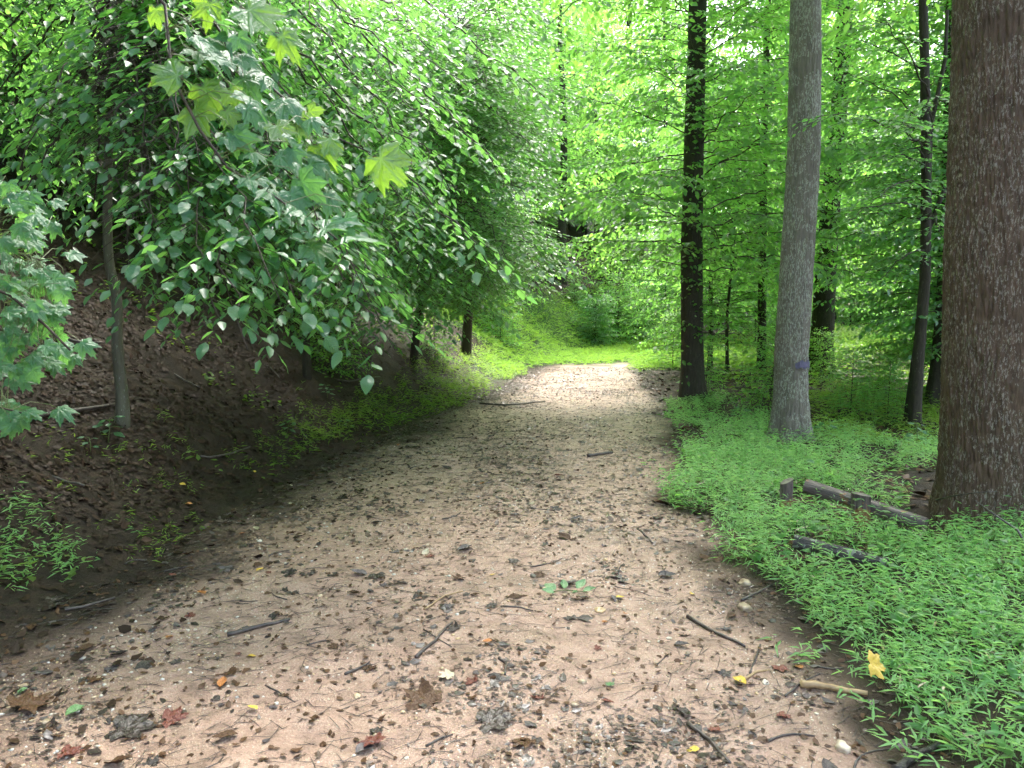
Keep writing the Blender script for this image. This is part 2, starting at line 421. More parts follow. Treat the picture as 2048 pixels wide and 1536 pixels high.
def paint_mat():
    t = NT('purple_paint'); f = t.noise(t.obj((1, 1, .3)), 40, 4)
    return t.done(t.bsdf(t.ramp(f, [(.3, (.08, .07, .11)), (.7, (.16, .14, .23))]), .6, .3, t.bump(t.noise(t.obj((1, 1, .22)), 40, 5, .7), .9, .02)))
M['paint'] = paint_mat()

def ground_mat():
    t = NT('sandy_path_and_forest_soil'); p = t.geo(); pm = t.attr('path'); gr = t.attr('green')
    n1 = t.noise(p, 1.1, 4); n2 = t.noise(p, 7.0, 5, .6); n3 = t.noise(p, 55.0, 4, .7); n4 = t.noise(p, 210.0, 2)
    sand = t.ramp(n2, [(.28, (.22, .14, .105)), (.5, (.46, .288, .213)), (.75, (.58, .39, .30))])
    sand = t.mix(t.math('MULTIPLY', t.math('GREATER_THAN', n1, .56), .35), sand, (.24, .165, .11))
    sand = t.mix(t.math('MULTIPLY', n4, .5), sand, t.ramp(n3, [(.3, (.14, .085, .056)), (.7, (.55, .385, .27))]))
    vo = t.n('ShaderNodeTexVoronoi'); vo.inputs['Scale'].default_value = 95; t.l(p, vo.inputs['Vector'])
    speck = t.math('MULTIPLY', t.math('LESS_THAN', vo.outputs['Distance'], .28), t.math('GREATER_THAN', n2, .50))
    sand = t.mix(t.math('MULTIPLY', speck, .6), sand, (.60, .50, .38))
    soil = t.ramp(n2, [(.3, (.016, .011, .007)), (.55, (.042, .028, .017)), (.8, (.09, .057, .033))])
    soil = t.mix(t.math('MULTIPLY', n3, .4), soil, (.03, .025, .02))
    turf = t.ramp(n2, [(.3, (.03, .07, .015)), (.7, (.07, .14, .03))])
    base = t.mix(t.math('POWER', pm, t.math('ADD', .6, t.math('MULTIPLY', n2, 1.6))), soil, sand)
    base = t.mix(gr, base, turf)
    rough = t.math('ADD', .27, t.math('MULTIPLY', n2, .35))
    nrm = t.bump(n3, 1.0, .016); nrm = t.bump(n4, .8, .006, nrm); nrm = t.bump(n2, .6, .04, nrm)
    rough = t.math('ADD', rough, t.math('MULTIPLY', t.math('SUBTRACT', 1.0, pm), .25))
    return t.done(t.bsdf(base, rough, t.math('ADD', .18, t.math('MULTIPLY', pm, .32)), nrm))
M['ground'] = ground_mat()

# ------------------------------------------------------------------ ground: path, hillside, forest floor
def spacing(lo, hi, c, d0, g):
    out = [c]; 
    x = c
    while x < hi: x += d0 + g * max(0, abs(x - c)); out.append(x)
    x = c
    while x > lo: x -= d0 + g * max(0, abs(x - c)); out.insert(0, x)
    return np.array(out)
gx = spacing(-70, 95, .2, .028, .022)
gy = np.concatenate([np.linspace(-8, 1.9, 25), spacing(1.95, 150, 1.95, .02, .0135)])
GX, GY = np.meshgrid(gx, gy)
GZ = height(GX, GY)
pmask = path_mask(GX, GY)
def green_mask(x, y):
    d = bank_d(x, y)
    g = smooth(19.5, 22.5, y + (noise(x * .9, y * .9, 0, 71) - .5) * 3) * smooth(36, 31, y) * smooth(4.2, 2.4, d) * smooth(7.5, 5.5, x - .1 * y)
    g2 = smooth(.5, 0, np.abs(d - .5) - .2) * smooth(15, 19, y) * smooth(26, 22, y)
    far = smooth(24, 30, y) * smooth(.40, .45, x / np.maximum(y, 1)) * .9
    return np.clip(np.maximum(np.maximum(g, g2), far), 0, 1) * (1 - path_mask(x, y))
gmask = green_mask(GX, GY)
V = np.stack([GX, GY, GZ], -1).reshape(-1, 3)
ny, nx = GX.shape
i = (np.arange(ny - 1)[:, None] * nx + np.arange(nx - 1)[None])
Q = np.stack([i, i + 1, i + nx + 1, i + nx], -1).reshape(-1, 4)
cx, cyy = V[Q].mean(1)[:, 0], V[Q].mean(1)[:, 1]
pmc = path_mask(cx, cyy); dc = bank_d(cx, cyy)
cls = np.where(pmc > .5, 0, np.where(dc > 0, 1, 2))
for k, nm in enumerate(('path', 'hillside', 'forest_floor')):
    F = Q[cls == k]; used, inv = np.unique(F, return_inverse=True)
    me = mesh_np(nm, V[used], inv.reshape(-1, 4), None, M['ground'], {'path': pmask.ravel()[used], 'green': gmask.ravel()[used]})
    tag(obj(nm, me), kind='structure')

# ------------------------------------------------------------------ growing: sprays and trees
def spray(start, end, tubes, leaves, r, leaf=.085, sag=.12, r0=.012, hang=.25, step=.11, side=.34, lstep=.055, flat=.3, clear=.12, fine=4):
    """a branch from start to end (world/local points) carrying alternate side twigs and leaves"""
    start = np.asarray(start, float); end = np.asarray(end, float)
    L = np.linalg.norm(end - start); n = max(5, int(L / .18) + 2)
    t = np.linspace(0, 1, n)[:, None]
    bow = np.array([0, 0, 1.0]) * sag * L
    P = start + (end - start) * t + bow * 4 * t * (1 - t) * .5
    P[1:-1] += r.normal(0, .012 * L ** .5, (n - 2, 3))
    tubes.add(P, r0 * (1 - .85 * t[:, 0]) + .0012, fine)
    T = norm(np.gradient(P, axis=0))
    s = clear * L; k = 0
    up = np.array([0, 0, 1.0])
    cum = np.linspace(0, L, n)
    while s < L * .985:
        f = s / L
        p = np.array([np.interp(s, cum, P[:, q]) for q in range(3)]); tg = norm(np.array([np.interp(s, cum, T[:, q]) for q in range(3)]))
        sd_ = norm(np.cross(tg, up)) * (1 if k % 2 else -1)
        ang = r.uniform(.7, 1.05)
        d = norm(tg * math.cos(ang) + sd_ * math.sin(ang) + up * r.normal(-.05, .12))
        l = L * side * (1 - .72 * f) * r.uniform(.55, 1.15) + .08
        l = min(l, 1.2)
        m = max(3, int(l / lstep))
        tt = np.linspace(0.12, 1, m)
        tp = p + d * (l * tt)[:, None]; tp[:, 2] -= l * tt ** 2 * r.uniform(.08, .28)
        if l > (.15 if fine == 4 else .42): tubes.add(np.vstack([p, tp[m // 2], tp[-1]]), [.0035 * (1 - .5 * f) + .001, .002, .001], 3, False)
        dt = norm(np.gradient(tp, axis=0)); ss = np.where(np.arange(m) % 2, 1.0, -1.0)[:, None]
        lat = norm(np.cross(dt, up)) * ss
        a2 = r.uniform(.5, 1.0, m)[:, None]; a2[-1] = .05
        X = dt * np.cos(a2) + lat * np.sin(a2); X[:, 2] -= hang * r.uniform(.3, 1.6, m)
        N = up + r.normal(0, flat, (m, 3)) + lat * r.uniform(-.1, .25, (m, 1))
        leaves.add(tp, X, N, leaf * r.uniform(.65, 1.15, m))
        s += step * r.uniform(.7, 1.3); k += 1
    return P

def wobble(H, r, amp, n=14, lean=(0, 0)):
    z = np.linspace(0, H, n); ph = r.uniform(0, 6, 4)
    x = amp * (np.sin(z * .7 + ph[0]) + .5 * np.sin(z * 1.7 + ph[1])) * np.clip(z / 2, 0, 1) + lean[0] * z
    y = amp * (np.sin(z * .6 + ph[2]) + .5 * np.sin(z * 1.5 + ph[3])) * np.clip(z / 2, 0, 1) + lean[1] * z
    return np.stack([x, y, z], -1)

def proto(kind, seed, H, r0, zlow, nbr, Lmax, leaf, mat, bark, step=.16, lstep=.075, side=.34, hang=.25, top=.25, amp=.08, flat=.35):
    """trunk, branch and foliage meshes of one kind of tree, base at the origin"""
    r = np.random.default_rng(seed)
    TP = wobble(H, r, amp); tb = Tubes(); rad = r0 * (1 - .85 * (TP[:, 2] / H)) ; rad[0] *= 1.35
    tb.add(np.vstack([TP[0] - [0, 0, .35], TP]), np.concatenate([[rad[0] * 1.2], rad]), 10)
    br = Tubes(); lv = Leaves(); az = r.uniform(0, 6)
    for b in range(nbr):
        f = (b + r.uniform(0, 1)) / nbr; z = zlow + (H - zlow) * f ** .95
        p = np.array([np.interp(z, TP[:, 2], TP[:, q]) for q in range(3)])
        az += 2.4 + r.normal(0, .3)
        l = Lmax * (1 - (1 - top) * f ** 1.3) * r.uniform(.6, 1.1)
        rise = -.08 + .55 * f + r.normal(0, .1)
        e_ = p + np.array([math.cos(az), math.sin(az), rise]) * l
        spray(p, e_, br, lv, r, leaf, .1, .003 + .003 * l, hang, step, side, lstep, flat, .15, 3)
    A = lv.arrays()
    return dict(trunk=tb.mesh(kind + '_trunk', bark), branches=br.mesh(kind + '_branches', M['twig']),
                foliage=expand(*L_SIMPLE, *A, kind + '_foliage', mat, r=r), n=len(A[0]))

PRO = {}
for k in range(3):
    PRO['under%d' % k] = proto('understory', 100 + k, 6.2 + k, .045 + .01 * k, .7 + .3 * k, 150, 2.2 + .2 * k, .10, M['leaf_b'] if k != 1 else M['leaf_a'], M['bark_dark'], .125, .062, .38, hang=.4, flat=.45)
for k in range(3):
    PRO['mid%d' % k] = proto('woodland', 200 + k, 12 + 1.5 * k, .13 + .02 * k, 1.6 + .5 * k, 185, 3.5, .115, M['leaf_c'] if k == 0 else M['leaf_b'], M['bark_dark'], .125, .062, .38, hang=.4, flat=.5)
for k in range(2):
    PRO['tall%d' % k] = proto('canopy', 300 + k, 22, .26, 6.5, 125, 5.2, .17, M['leaf_c'], M['bark_dark'], .2, .1, .38, top=.4, hang=.4, flat=.5)
for k in range(3):
    PRO['shrub%d' % k] = proto('shrub', 400 + k, 1.7 + .3 * k, .018, .12, 80, 1.0, .08, M['leaf_b'] if k else M['leaf_c'], M['bark_dark'], .09, .05, .42, top=.5, amp=.05, hang=.35, flat=.5)
PRO['shrub3'] = proto('bush', 410, 1.6, .018, .1, 150, .95, .075, M['leaf_a'], M['bark_dark'], .09, .048, .42, top=.7, amp=.05, hang=.4, flat=.6)
def place(pro, name, p, s, rz, label, cat, group, trunk=None, zscale=1.0):
    root = empty(name, p, rz, s); root.scale = (s, s, s * zscale)
    pr = PRO[pro]
    if trunk is None: obj('trunk', pr['trunk'], root)
    obj('branches', pr['branches'], root); tag(obj('foliage', pr['foliage'], root), kind='stuff')
    tag(root, label, cat, group); return root

# ------------------------------------------------------------------ big trunks with bark relief
def bark_trunk(name, C, R, nseg, dz, ztop, freq, depth, mat, flare=.25, zsub=.35, seed=0, lobes=5):
    """C(z), R(z): centre and radius functions; returns a mesh in coordinates local to the base"""
    z = np.concatenate([np.arange(-zsub, ztop, dz), np.linspace(ztop, ztop + 9, 24)[1:]])
    th = np.linspace(0, 2 * math.pi, nseg, endpoint=False)
    Z, TH = np.meshgrid(z, th, indexing='ij')
    r0 = R(z)[:, None]; cxy = C(z)
    fl = 1 + flare * np.exp(-np.maximum(Z, 0) / .28) * (1 + .45 * np.sin(TH * lobes + seed) + .3 * np.sin(TH * (lobes - 2) + 2 * seed))
    ax, ay = np.cos(TH) * r0, np.sin(TH) * r0
    wx = (noise(ax * 3, ay * 3, Z * 1.3, seed + 9) - .5) * .25
    n1 = noise(ax * freq + wx * freq * .5, ay * freq, Z * freq * .24 + wx, seed)
    n2 = noise(ax * freq * 2.3, ay * freq * 2.3, Z * freq * .5, seed + 1)
    ridge = 1 - np.abs(2 * n1 - 1); ridge = np.clip(ridge * 1.15 - .1, 0, 1)
    ridge = 1 - (1 - ridge) if False else np.abs(2 * n1 - 1) ** .7
    disp = depth * (ridge * .8 + n2 * .45 - .6)
    low = (noise(ax * 2, ay * 2, Z * .7, seed + 4) - .5) * .06 * r0
    rr = r0 * fl + disp + low
    X = cxy[:, 0:1] + np.cos(TH) * rr; Y = cxy[:, 1:2] + np.sin(TH) * rr
    Vv = np.stack([X, Y, Z], -1).reshape(-1, 3)
    nz = len(z); i_ = np.arange(nz - 1)[:, None] * nseg; j = np.arange(nseg)[None]; j2 = (j + 1) % nseg
    Qd = np.stack([i_ + j, i_ + j2, i_ + nseg + j2, i_ + nseg + j], -1).reshape(-1, 4)
    return mesh_np(name, Vv, Qd, None, mat, {'ridge': ridge.ravel()})
def curve_fn(us_vs, D, base):          # centre line read off the photograph at ground distance D
    pts = np.array([px(u, v, D) - base for u, v in us_vs])
    o = np.argsort(pts[:, 2]); pts = pts[o]
    def f(z):
        x = np.interp(z, pts[:, 2], pts[:, 0])
        ext = np.maximum(z - pts[-1, 2], 0) * ((pts[-1, 0] - pts[-2, 0]) / max(.1, pts[-1, 2] - pts[-2, 2])) * .5
        return np.stack([x + ext, np.zeros_like(x)], -1)
    return f

def big_tree(name, u, v, line, Rpx, depth, freq, mat, label, seed, nseg=260, dz=.035, ztop=4.6, crown='tall0', cs=1.0, crz=0., flare=.25, shift=0.0, group=None):
    b = gp(u, v); b[1] += shift; D = b[1]
    C = curve_fn(line, D, b)
    R = lambda z: np.interp(z, [0, .6, 4.5, 13], [Rpx[0] / FPX * D, Rpx[1] / FPX * D, Rpx[2] / FPX * D, Rpx[2] * .55 / FPX * D])
    root = empty(name, b)
    tr = obj('trunk', bark_trunk(name + '_trunk', C, R, nseg, dz, ztop, freq, depth, mat, flare, seed=seed), root)
    if crown:
        pr = PRO[crown]
        off = C(np.array([8.0]))[0]
        for nm in ('branches', 'foliage'):
            o = obj(nm, pr[nm], root, (off[0], off[1], 0)); o.rotation_euler = (0, 0, crz); o.scale = (cs, cs, cs)
            if nm == 'foliage': tag(o, kind='stuff')
    tag(root, label, 'tree', group)
    return root, b, C, R

def main_big():
    big_tree('oak_tree', 2008, 1046, [(2008, 1046), (2009, 500), (2022, 0)], (118, 112, 92), .024, 55, M['bark_big'],
             'massive reddish brown furrowed trunk rising beside the end of the fallen rail', 3, 400, .024, crz=1.0, flare=.14, cs=.8)
    root, b, C, R = big_tree('poplar_tree', 1582, 884, [(1580, 884), (1583, 700), (1596, 500), (1608, 300), (1611, 0)], (36, 32, 29), .018, 46, M['bark_mid'],
             'straight pale grey flecked trunk with a smear of purple paint near the path', 5, 230, .03, crown='tall1', crz=2., flare=.3)
    # purple paint smear wrapping the trunk at chest height
    z0 = (px(1590, 734, b[1]) - b)[2]; z1 = (px(1590, 720, b[1]) - b)[2]
    th = np.linspace(math.radians(-98), math.radians(-10), 26); zz = np.linspace(z0, z1, 9)
    c = C(np.array([z0, z1])).mean(0); rr = R(np.array([z0]))[0]
    keep, Vp = [], []
    for a_ in range(len(zz)):
        for t_ in th:
            q = rr * (1 + .30 * math.exp(-max(zz[a_], 0) / .28)) + .014 + .004 * (noise(t_ * 9, zz[a_] * 9, 0, 8) - .5)
            Vp.append([c[0] + q * math.cos(t_), c[1] + q * math.sin(t_), zz[a_] + .012 * math.sin(t_ * 13)])
    n_ = len(th); Qp = []
    for a_ in range(len(zz) - 1):
        for b_ in range(n_ - 1):
            edge = min(b_, n_ - 2 - b_) / 6 + min(a_, len(zz) - 2 - a_) / 3
            if edge > .5 * float(noise(b_ * .9, a_ * .8, 0, 17)) * 1.2: Qp.append([a_ * n_ + b_, a_ * n_ + b_ + 1, (a_ + 1) * n_ + b_ + 1, (a_ + 1) * n_ + b_])
    o = obj('paint_mark', mesh_np('paint_mark', np.array(Vp), np.array(Qp), None, M['paint']), root); o['label'] = 'smear of faded purple paint'
    iv, b3, C3, R3 = big_tree('ivy_clad_tree', 1386, 802, [(1385, 802), (1383, 500), (1390, 200), (1396, 0)], (25, 22, 19), .014, 30, M['bark_dark'],
             'dark straight trunk hugged by small leaves at the path edge near the clearing', 8, 110, .06, crown='mid1', cs=1.05, crz=.6, flare=.3)
    r = np.random.default_rng(88); n = 620; zz = .3 + 6.5 * r.random(n); th = r.uniform(math.radians(-200), math.radians(20), n); c3 = C3(zz); rr = R3(zz) + .02 + .10 * r.random(n) ** 2
    keep = noise(np.cos(th) * 2, np.sin(th) * 2, zz * 1.4, 5) > .48
    P3 = np.stack([c3[:, 0] + np.cos(th) * rr, c3[:, 1] + np.sin(th) * rr, zz], -1)[keep]; out = np.stack([np.cos(th), np.sin(th), .5 + 0 * th], -1)[keep]; m = len(P3)
    l3 = Leaves(); l3.add(P3, out * .5 + np.stack([r.normal(0, .6, m), r.normal(0, .3, m), r.uniform(-.9, -.1, m)], -1), out + r.normal(0, .3, (m, 3)), r.uniform(.06, .11, m)); t3 = Tubes()
    for k in range(26):
        z = r.uniform(.8, 6); c = C3(np.array([z]))[0]; a_ = r.uniform(math.radians(-220), math.radians(40)); l = r.uniform(.4, .9)
        spray([c[0], c[1], z], [c[0] + math.cos(a_) * l, c[1] + math.sin(a_) * l, z + r.uniform(-.15, .2)], t3, l3, r, .085, .1, .006, .3, .1, .3, .06)
    tag(obj('shoots', t3.mesh('trunk_shoots', M['twig']), iv), kind='stuff'); tag(obj('climbing_leaves', expand(*L_SIMPLE, *l3.arrays(), 'climbing_leaves', M['leaf_b'], r=r), iv), kind='stuff')
    big_tree('woodland_tree', 1648, 750, [(1640, 750), (1648, 600), (1662, 400), (1680, 200), (1692, 0)], (24, 22, 17), .016, 22, M['bark_dark'],
             'thick dark trunk leaning behind the purple painted tree', 11, 100, .08, crown='tall0', crz=3., flare=.25)
    big_tree('slender_tree', 1524, 748, [(1523, 748), (1525, 500), (1530, 200), (1536, 0)], (9, 8.5, 7), .006, 30, M['bark_dark'],
             'thin dark upright trunk between the leafy trunk and the painted tree', 12, 40, .12, crown='mid2', cs=1.05, crz=.2)
    root, b, C, R = big_tree('leaning_tree', 1832, 862, [(1828, 862), (1838, 700), (1850, 560), (1853, 380), (1850, 150), (1846, 0)], (12.5, 11, 8.5), .008, 34, M['bark_dark'],
             'twin stemmed slender tree leaning beside the massive trunk', 13, 70, .06, crown=None)
    tb = Tubes(); D = b[1] + .12
    tb.add([px(u, v, D) - b for u, v in ((1812, 866), (1820, 800), (1830, 720), (1842, 640), (1850, 585))], [.06, .055, .05, .045, .04], 9); 
    tb.add([px(u, v, D) - b for u, v in ((1853, 470), (1880, 400), (1905, 340), (1930, 250))], [.035, .03, .025, .02], 7)
    tb.add([px(u, v, D) - b for u, v in ((1852, 400), (1858, 330), (1862, 250), (1890, 120), (1895, 20))], [.04, .035, .03, .025, .02], 7)
    obj('side_stem', tb.mesh('side_stem', M['bark_dark']), root)
    r = np.random.default_rng(77); br = Tubes(); lv = Leaves()
    for (u0, v0, u1, v1, D1) in ((1858, 300, 1640, 232, 8.3), (1855, 330, 1700, 330, 8.8), (1853, 250, 1700, 150, 9.5), (1855, 420, 1690, 440, 8.6), (1860, 200, 1760, 40, 8.4),
                                 (1880, 400, 1980, 300, 11), (1856, 380, 1745, 400, 8), (1856, 280, 1880, 190, 7.6), (1853, 500, 1760, 560, 9), (1856, 150, 1690, 70, 10), (1850, 350, 1800, 250, 7.8), (1850, 440, 1890, 480, 8)):
        spray(px(u0, v0, b[1]) - b, px(u1, v1, D1) - b, br, lv, r, .085, .12, .012, .2, .1, .36, .055, .25)
    obj('branches', br.mesh('leaning_branches', M['twig']), root)
    tag(obj('foliage', expand(*L_SIMPLE, *lv.arrays(), 'leaning_foliage', M['leaf_a'], r=r), root), kind='stuff')
    big_tree('dark_tree', 1872, 812, [(1868, 812), (1880, 700), (1890, 560), (1897, 400), (1905, 0)], (17, 15, 12), .008, 30, M['bark_dark'],
             'dark trunk half hidden behind the massive brown trunk', 14, 60, .08, crown='mid1', cs=1.05, crz=1.7)
main_big()

# ------------------------------------------------------------------ trees on the left bank, with single leaves
LEAFV = [leaf_oval('hornbeam_leaf', M['leaf_near'], s_, .31 + .02 * s_, .06 + .06 * s_, .18 - .03 * s_) for s_ in range(4)]
def leaf_parts(root, b, lv, mat, meshes, r, nmax=300, name='leaf', windows=()):
    """the leaves that show largest become objects, the rest one foliage mesh"""
    P, X, Y, N, S = lv.arrays()
    u, v, z = proj(P + b)
    seen = (z > .5) & (u > -60) & (u < 2108) & (v > -60) & (v < 1596)
    pr_ = r.random(len(P)); cut = np.zeros(len(P), bool)
    for (u0, u1, v0, v1, kp) in windows: cut |= (u > u0) & (u < u1) & (v > v0) & (v < v1) & (pr_ > kp)
    P, X, Y, N, S, u, v, z, seen = (a_[~cut] for a_ in (P, X, Y, N, S, u, v, z, seen))
    score = np.where(seen, S / z, 0); idx = np.argsort(-score)[:nmax]; idx = idx[score[idx] > 0]
    rest = np.ones(len(P), bool); rest[idx] = False
    for q in idx:
        o = bpy.data.objects.new(name, meshes[int(r.integers(len(meshes)))])
        COL.objects.link(o); o.parent = root; o.matrix_basis = frame(P[q], X[q], N[q], S[q])
    A = [a_[rest] for a_ in (P, X, Y, N, S)]
    tag(obj('foliage', expand(*(L_MED if b[1] < 5 else L_SIMPLE), *A, root.name + '_foliage', mat, r=r), root), kind='stuff')

def bank_tree(name, line, D, radii, sprays, label, seed, leaf, bark, Hext=3.0, nind=300, mat='leaf_a', ground=None, hang=.13, limbs=(), nbig=0, windows=(), **kw):
    r = np.random.default_rng(seed)
    b = ground if ground is not None else gp(*line[0])
    D0 = b[1] if D is None else D
    pts = np.array([px(u, v, D0) - b for u, v in line]); pts[0] = [0, 0, -.15]
    top = pts[-1] + np.array([.05 * Hext, .15 * Hext, Hext]); pts = np.vstack([pts, top])
    m = 40; tt = np.linspace(0, 1, len(pts)); t2 = np.linspace(0, 1, m)
    PP = np.stack([np.interp(t2, tt, pts[:, q]) for q in range(3)], -1)
    for _ in range(3): PP[1:-1] = (PP[:-2] + 2 * PP[1:-1] + PP[2:]) / 4
    root = empty(name, b); tb = Tubes(); tb.add(PP, np.interp(t2, np.linspace(0, 1, len(radii)), radii), 12); obj('trunk', tb.mesh(name + '_trunk', bark), root)
    br = Tubes(); lv = Leaves()
    for pl, rr in limbs:
        br.add(np.array([px(*q) - b for q in pl]), np.linspace(rr, rr * .5, len(pl)), 6)
    for si, (zs, u1, v1, D1) in enumerate(sprays):
        lf_ = leaf if si < nbig else leaf * .74
        zs = zs + .75
        s0 = np.array([np.interp(zs, PP[:, 2], PP[:, q]) for q in range(3)])
        spray(s0, px(u1, v1, D1) - b, br, lv, r, lf_, **{**dict(sag=.1, r0=.014, hang=hang, step=.12, side=.27, lstep=.06, flat=.3, clear=.2), **kw})
    obj('branches', br.mesh(name + '_branches', M['twig']), root)
    leaf_parts(root, b, lv, M[mat], LEAFV, r, nind, windows=windows)
    tag(root, label, 'tree'); return root, b

r_ = np.random.default_rng(5)
# nearest sapling on the bank: grey curved stem, big wet leaves
S1 = [(2.5, 40, 340, 4.9), (2.3, 110, 410, 5.1), (2.2, 20, 440, 4.7), (2.7, 60, 260, 5.0), (2.6, 150, 330, 5.2), (2.6, 495, 700, 3.6), (2.4, 440, 640, 3.7), (2.3, 330, 560, 4.0), (2.9, 560, 600, 3.8), (3.0, 790, 700, 4.0), (3.2, 760, 640, 4.2), (3.1, 690, 560, 4.2), (3.4, 985, 545, 4.6), (3.3, 620, 480, 4.4),
      (2.6, 60, 420, 6.4), (2.9, 90, 330, 6.6), (2.5, 110, 470, 5.6), (3.2, 40, 240, 6.8), (3.4, 160, 140, 6.6), (3.6, 700, 420, 4.4), (3.7, 850, 470, 4.8), (3.5, 400, 330, 4.2), (3.8, 520, 250, 4.4),
      (3.9, 900, 380, 5.0), (4.0, 1000, 350, 5.2), (4.1, 1090, 195, 5.4), (4.2, 860, 230, 5.0), (4.2, 700, 130, 4.8), (3.0, 300, 400, 4.4), (2.7, 250, 480, 4.4)]
S1 += [(2.2 + .05 * k, 260 + 33 * (k % 17) + r_.uniform(-50, 50), 620 - 13 * k + 9 * (k % 17) + r_.uniform(-40, 40), 4.5 + r_.uniform(-.6, .9)) for k in range(24)]
S1 += [(2.2 + .09 * k, r_.uniform(-80, 190), 500 - 25 * k + r_.uniform(-20, 20), 6.6 + r_.uniform(-.6, .9)) for k in range(22)]
bank_tree('hornbeam_sapling', [(240, 850), (246, 800), (233, 690), (236, 600), (214, 520), (216, 300), (226, 100), (233, -40)], None, [.075, .052, .045, .042, .038, .034, .03, .028, .012], S1,
          'slender grey curved sapling on the bare bank with large wet drooping leaves', 51, .105, M['bark_sap'], ground=gp(242, 850, 3), lstep=.05, step=.095, side=.22, flat=.25, nbig=14, windows=((185, 255, -50, 560, .22), (262, 335, 60, 440, .25), (100, 190, 120, 330, .5), (335, 420, 100, 300, .55)),
          limbs=[([(216, 190, 6), (300, 105, 5.8), (382, 38, 5.6)], .022), ([(216, 190, 6), (262, 168, 5.9), (300, 160, 5.6), (400, 175, 5.4)], .016), ([(214, 276, 6), (300, 250, 5.7), (370, 222, 5.4)], .015), ([(225, 60, 6), (190, 20, 6.1), (165, -20, 6.2)], .014), ([(222, 320, 6), (300, 325, 5.6), (400, 355, 5.2), (520, 410, 4.8)], .012)])
# thinner saplings further along the bank
S2 = [(2.0 + .06 * k, 480 + 34 * (k % 14) + r_.uniform(-40, 40), 640 - 13 * k + r_.uniform(-50, 50), 6.8 + r_.uniform(-1.2, 1.2)) for k in range(0, 48, 2)] + [(3.2 + .1 * k, 520 + 60 * (k % 8), 330 - 22 * k, 7.2) for k in range(8)]
S2 += [(1.5 + .1 * k, 560 + 45 * k + r_.uniform(-20, 20), 690 - 12 * k + r_.uniform(-25, 15), 8.0 + r_.uniform(-.8, .8)) for k in range(9)]
bank_tree('bank_sapling', [(614, 752), (612, 690), (611, 600), (606, 450), (600, 250), (598, 60)], None, [.07, .055, .045, .04, .035, .03, .012], S2,
          'thin dark sapling standing low on the leaf strewn bank', 52, .12, M['bark_dark'], lstep=.05, step=.095, side=.27, flat=.22)
S3 = [(1.6 + .085 * k, 760 + 38 * (k % 9) + r_.uniform(-60, 60), 640 - 13.5 * k + r_.uniform(-40, 40), 8.4 + r_.uniform(-1.2, 1.4)) for k in range(0, 50, 2)] + [(3.4 + .12 * k, 780 + 44 * (k % 7), 300 - 22 * k, 8.6) for k in range(9)]
S3 += [(1.3 + .1 * k, 740 + 36 * k + r_.uniform(-20, 20), 680 - 10 * k + r_.uniform(-25, 10), 9.2 + r_.uniform(-.8, .8)) for k in range(9)]
bank_tree('crooked_sapling', [(826, 722), (832, 670), (842, 600), (852, 480), (872, 380), (884, 310), (890, 200), (900, 40)], None, [.085, .075, .07, .06, .055, .05, .04, .03, .012], S3,
          'crooked dark sapling leaning over the left edge of the path', 53, .12, M['bark_dark'], lstep=.055, step=.11, side=.27, flat=.22)
S4 = [(1.2 + .1 * k, 860 + 40 * (k % 8) + r_.uniform(-60, 60), 600 - 13 * k + r_.uniform(-40, 40), 11.5 + r_.uniform(-1.5, 1.5)) for k in range(0, 50, 2)] + [(3.0 + .2 * k, 900 + 36 * (k % 8), 330 - 26 * k, 11.5) for k in range(10)]
S4 += [(1.2 + .12 * k, 850 + 34 * k + r_.uniform(-20, 20), 640 - 12 * k + r_.uniform(-20, 10), 12 + r_.uniform(-1, 1)) for k in range(9)]
bank_tree('edge_tree', [(931, 706), (936, 640), (942, 560), (948, 400), (955, 200), (962, 30)], None, [.14, .11, .10, .09, .08, .07, .03], S4,
          'short dark trunk at the foot of the bank where the path narrows', 54, .13, M['bark_dark'], lstep=.062, step=.12, side=.28, flat=.25)

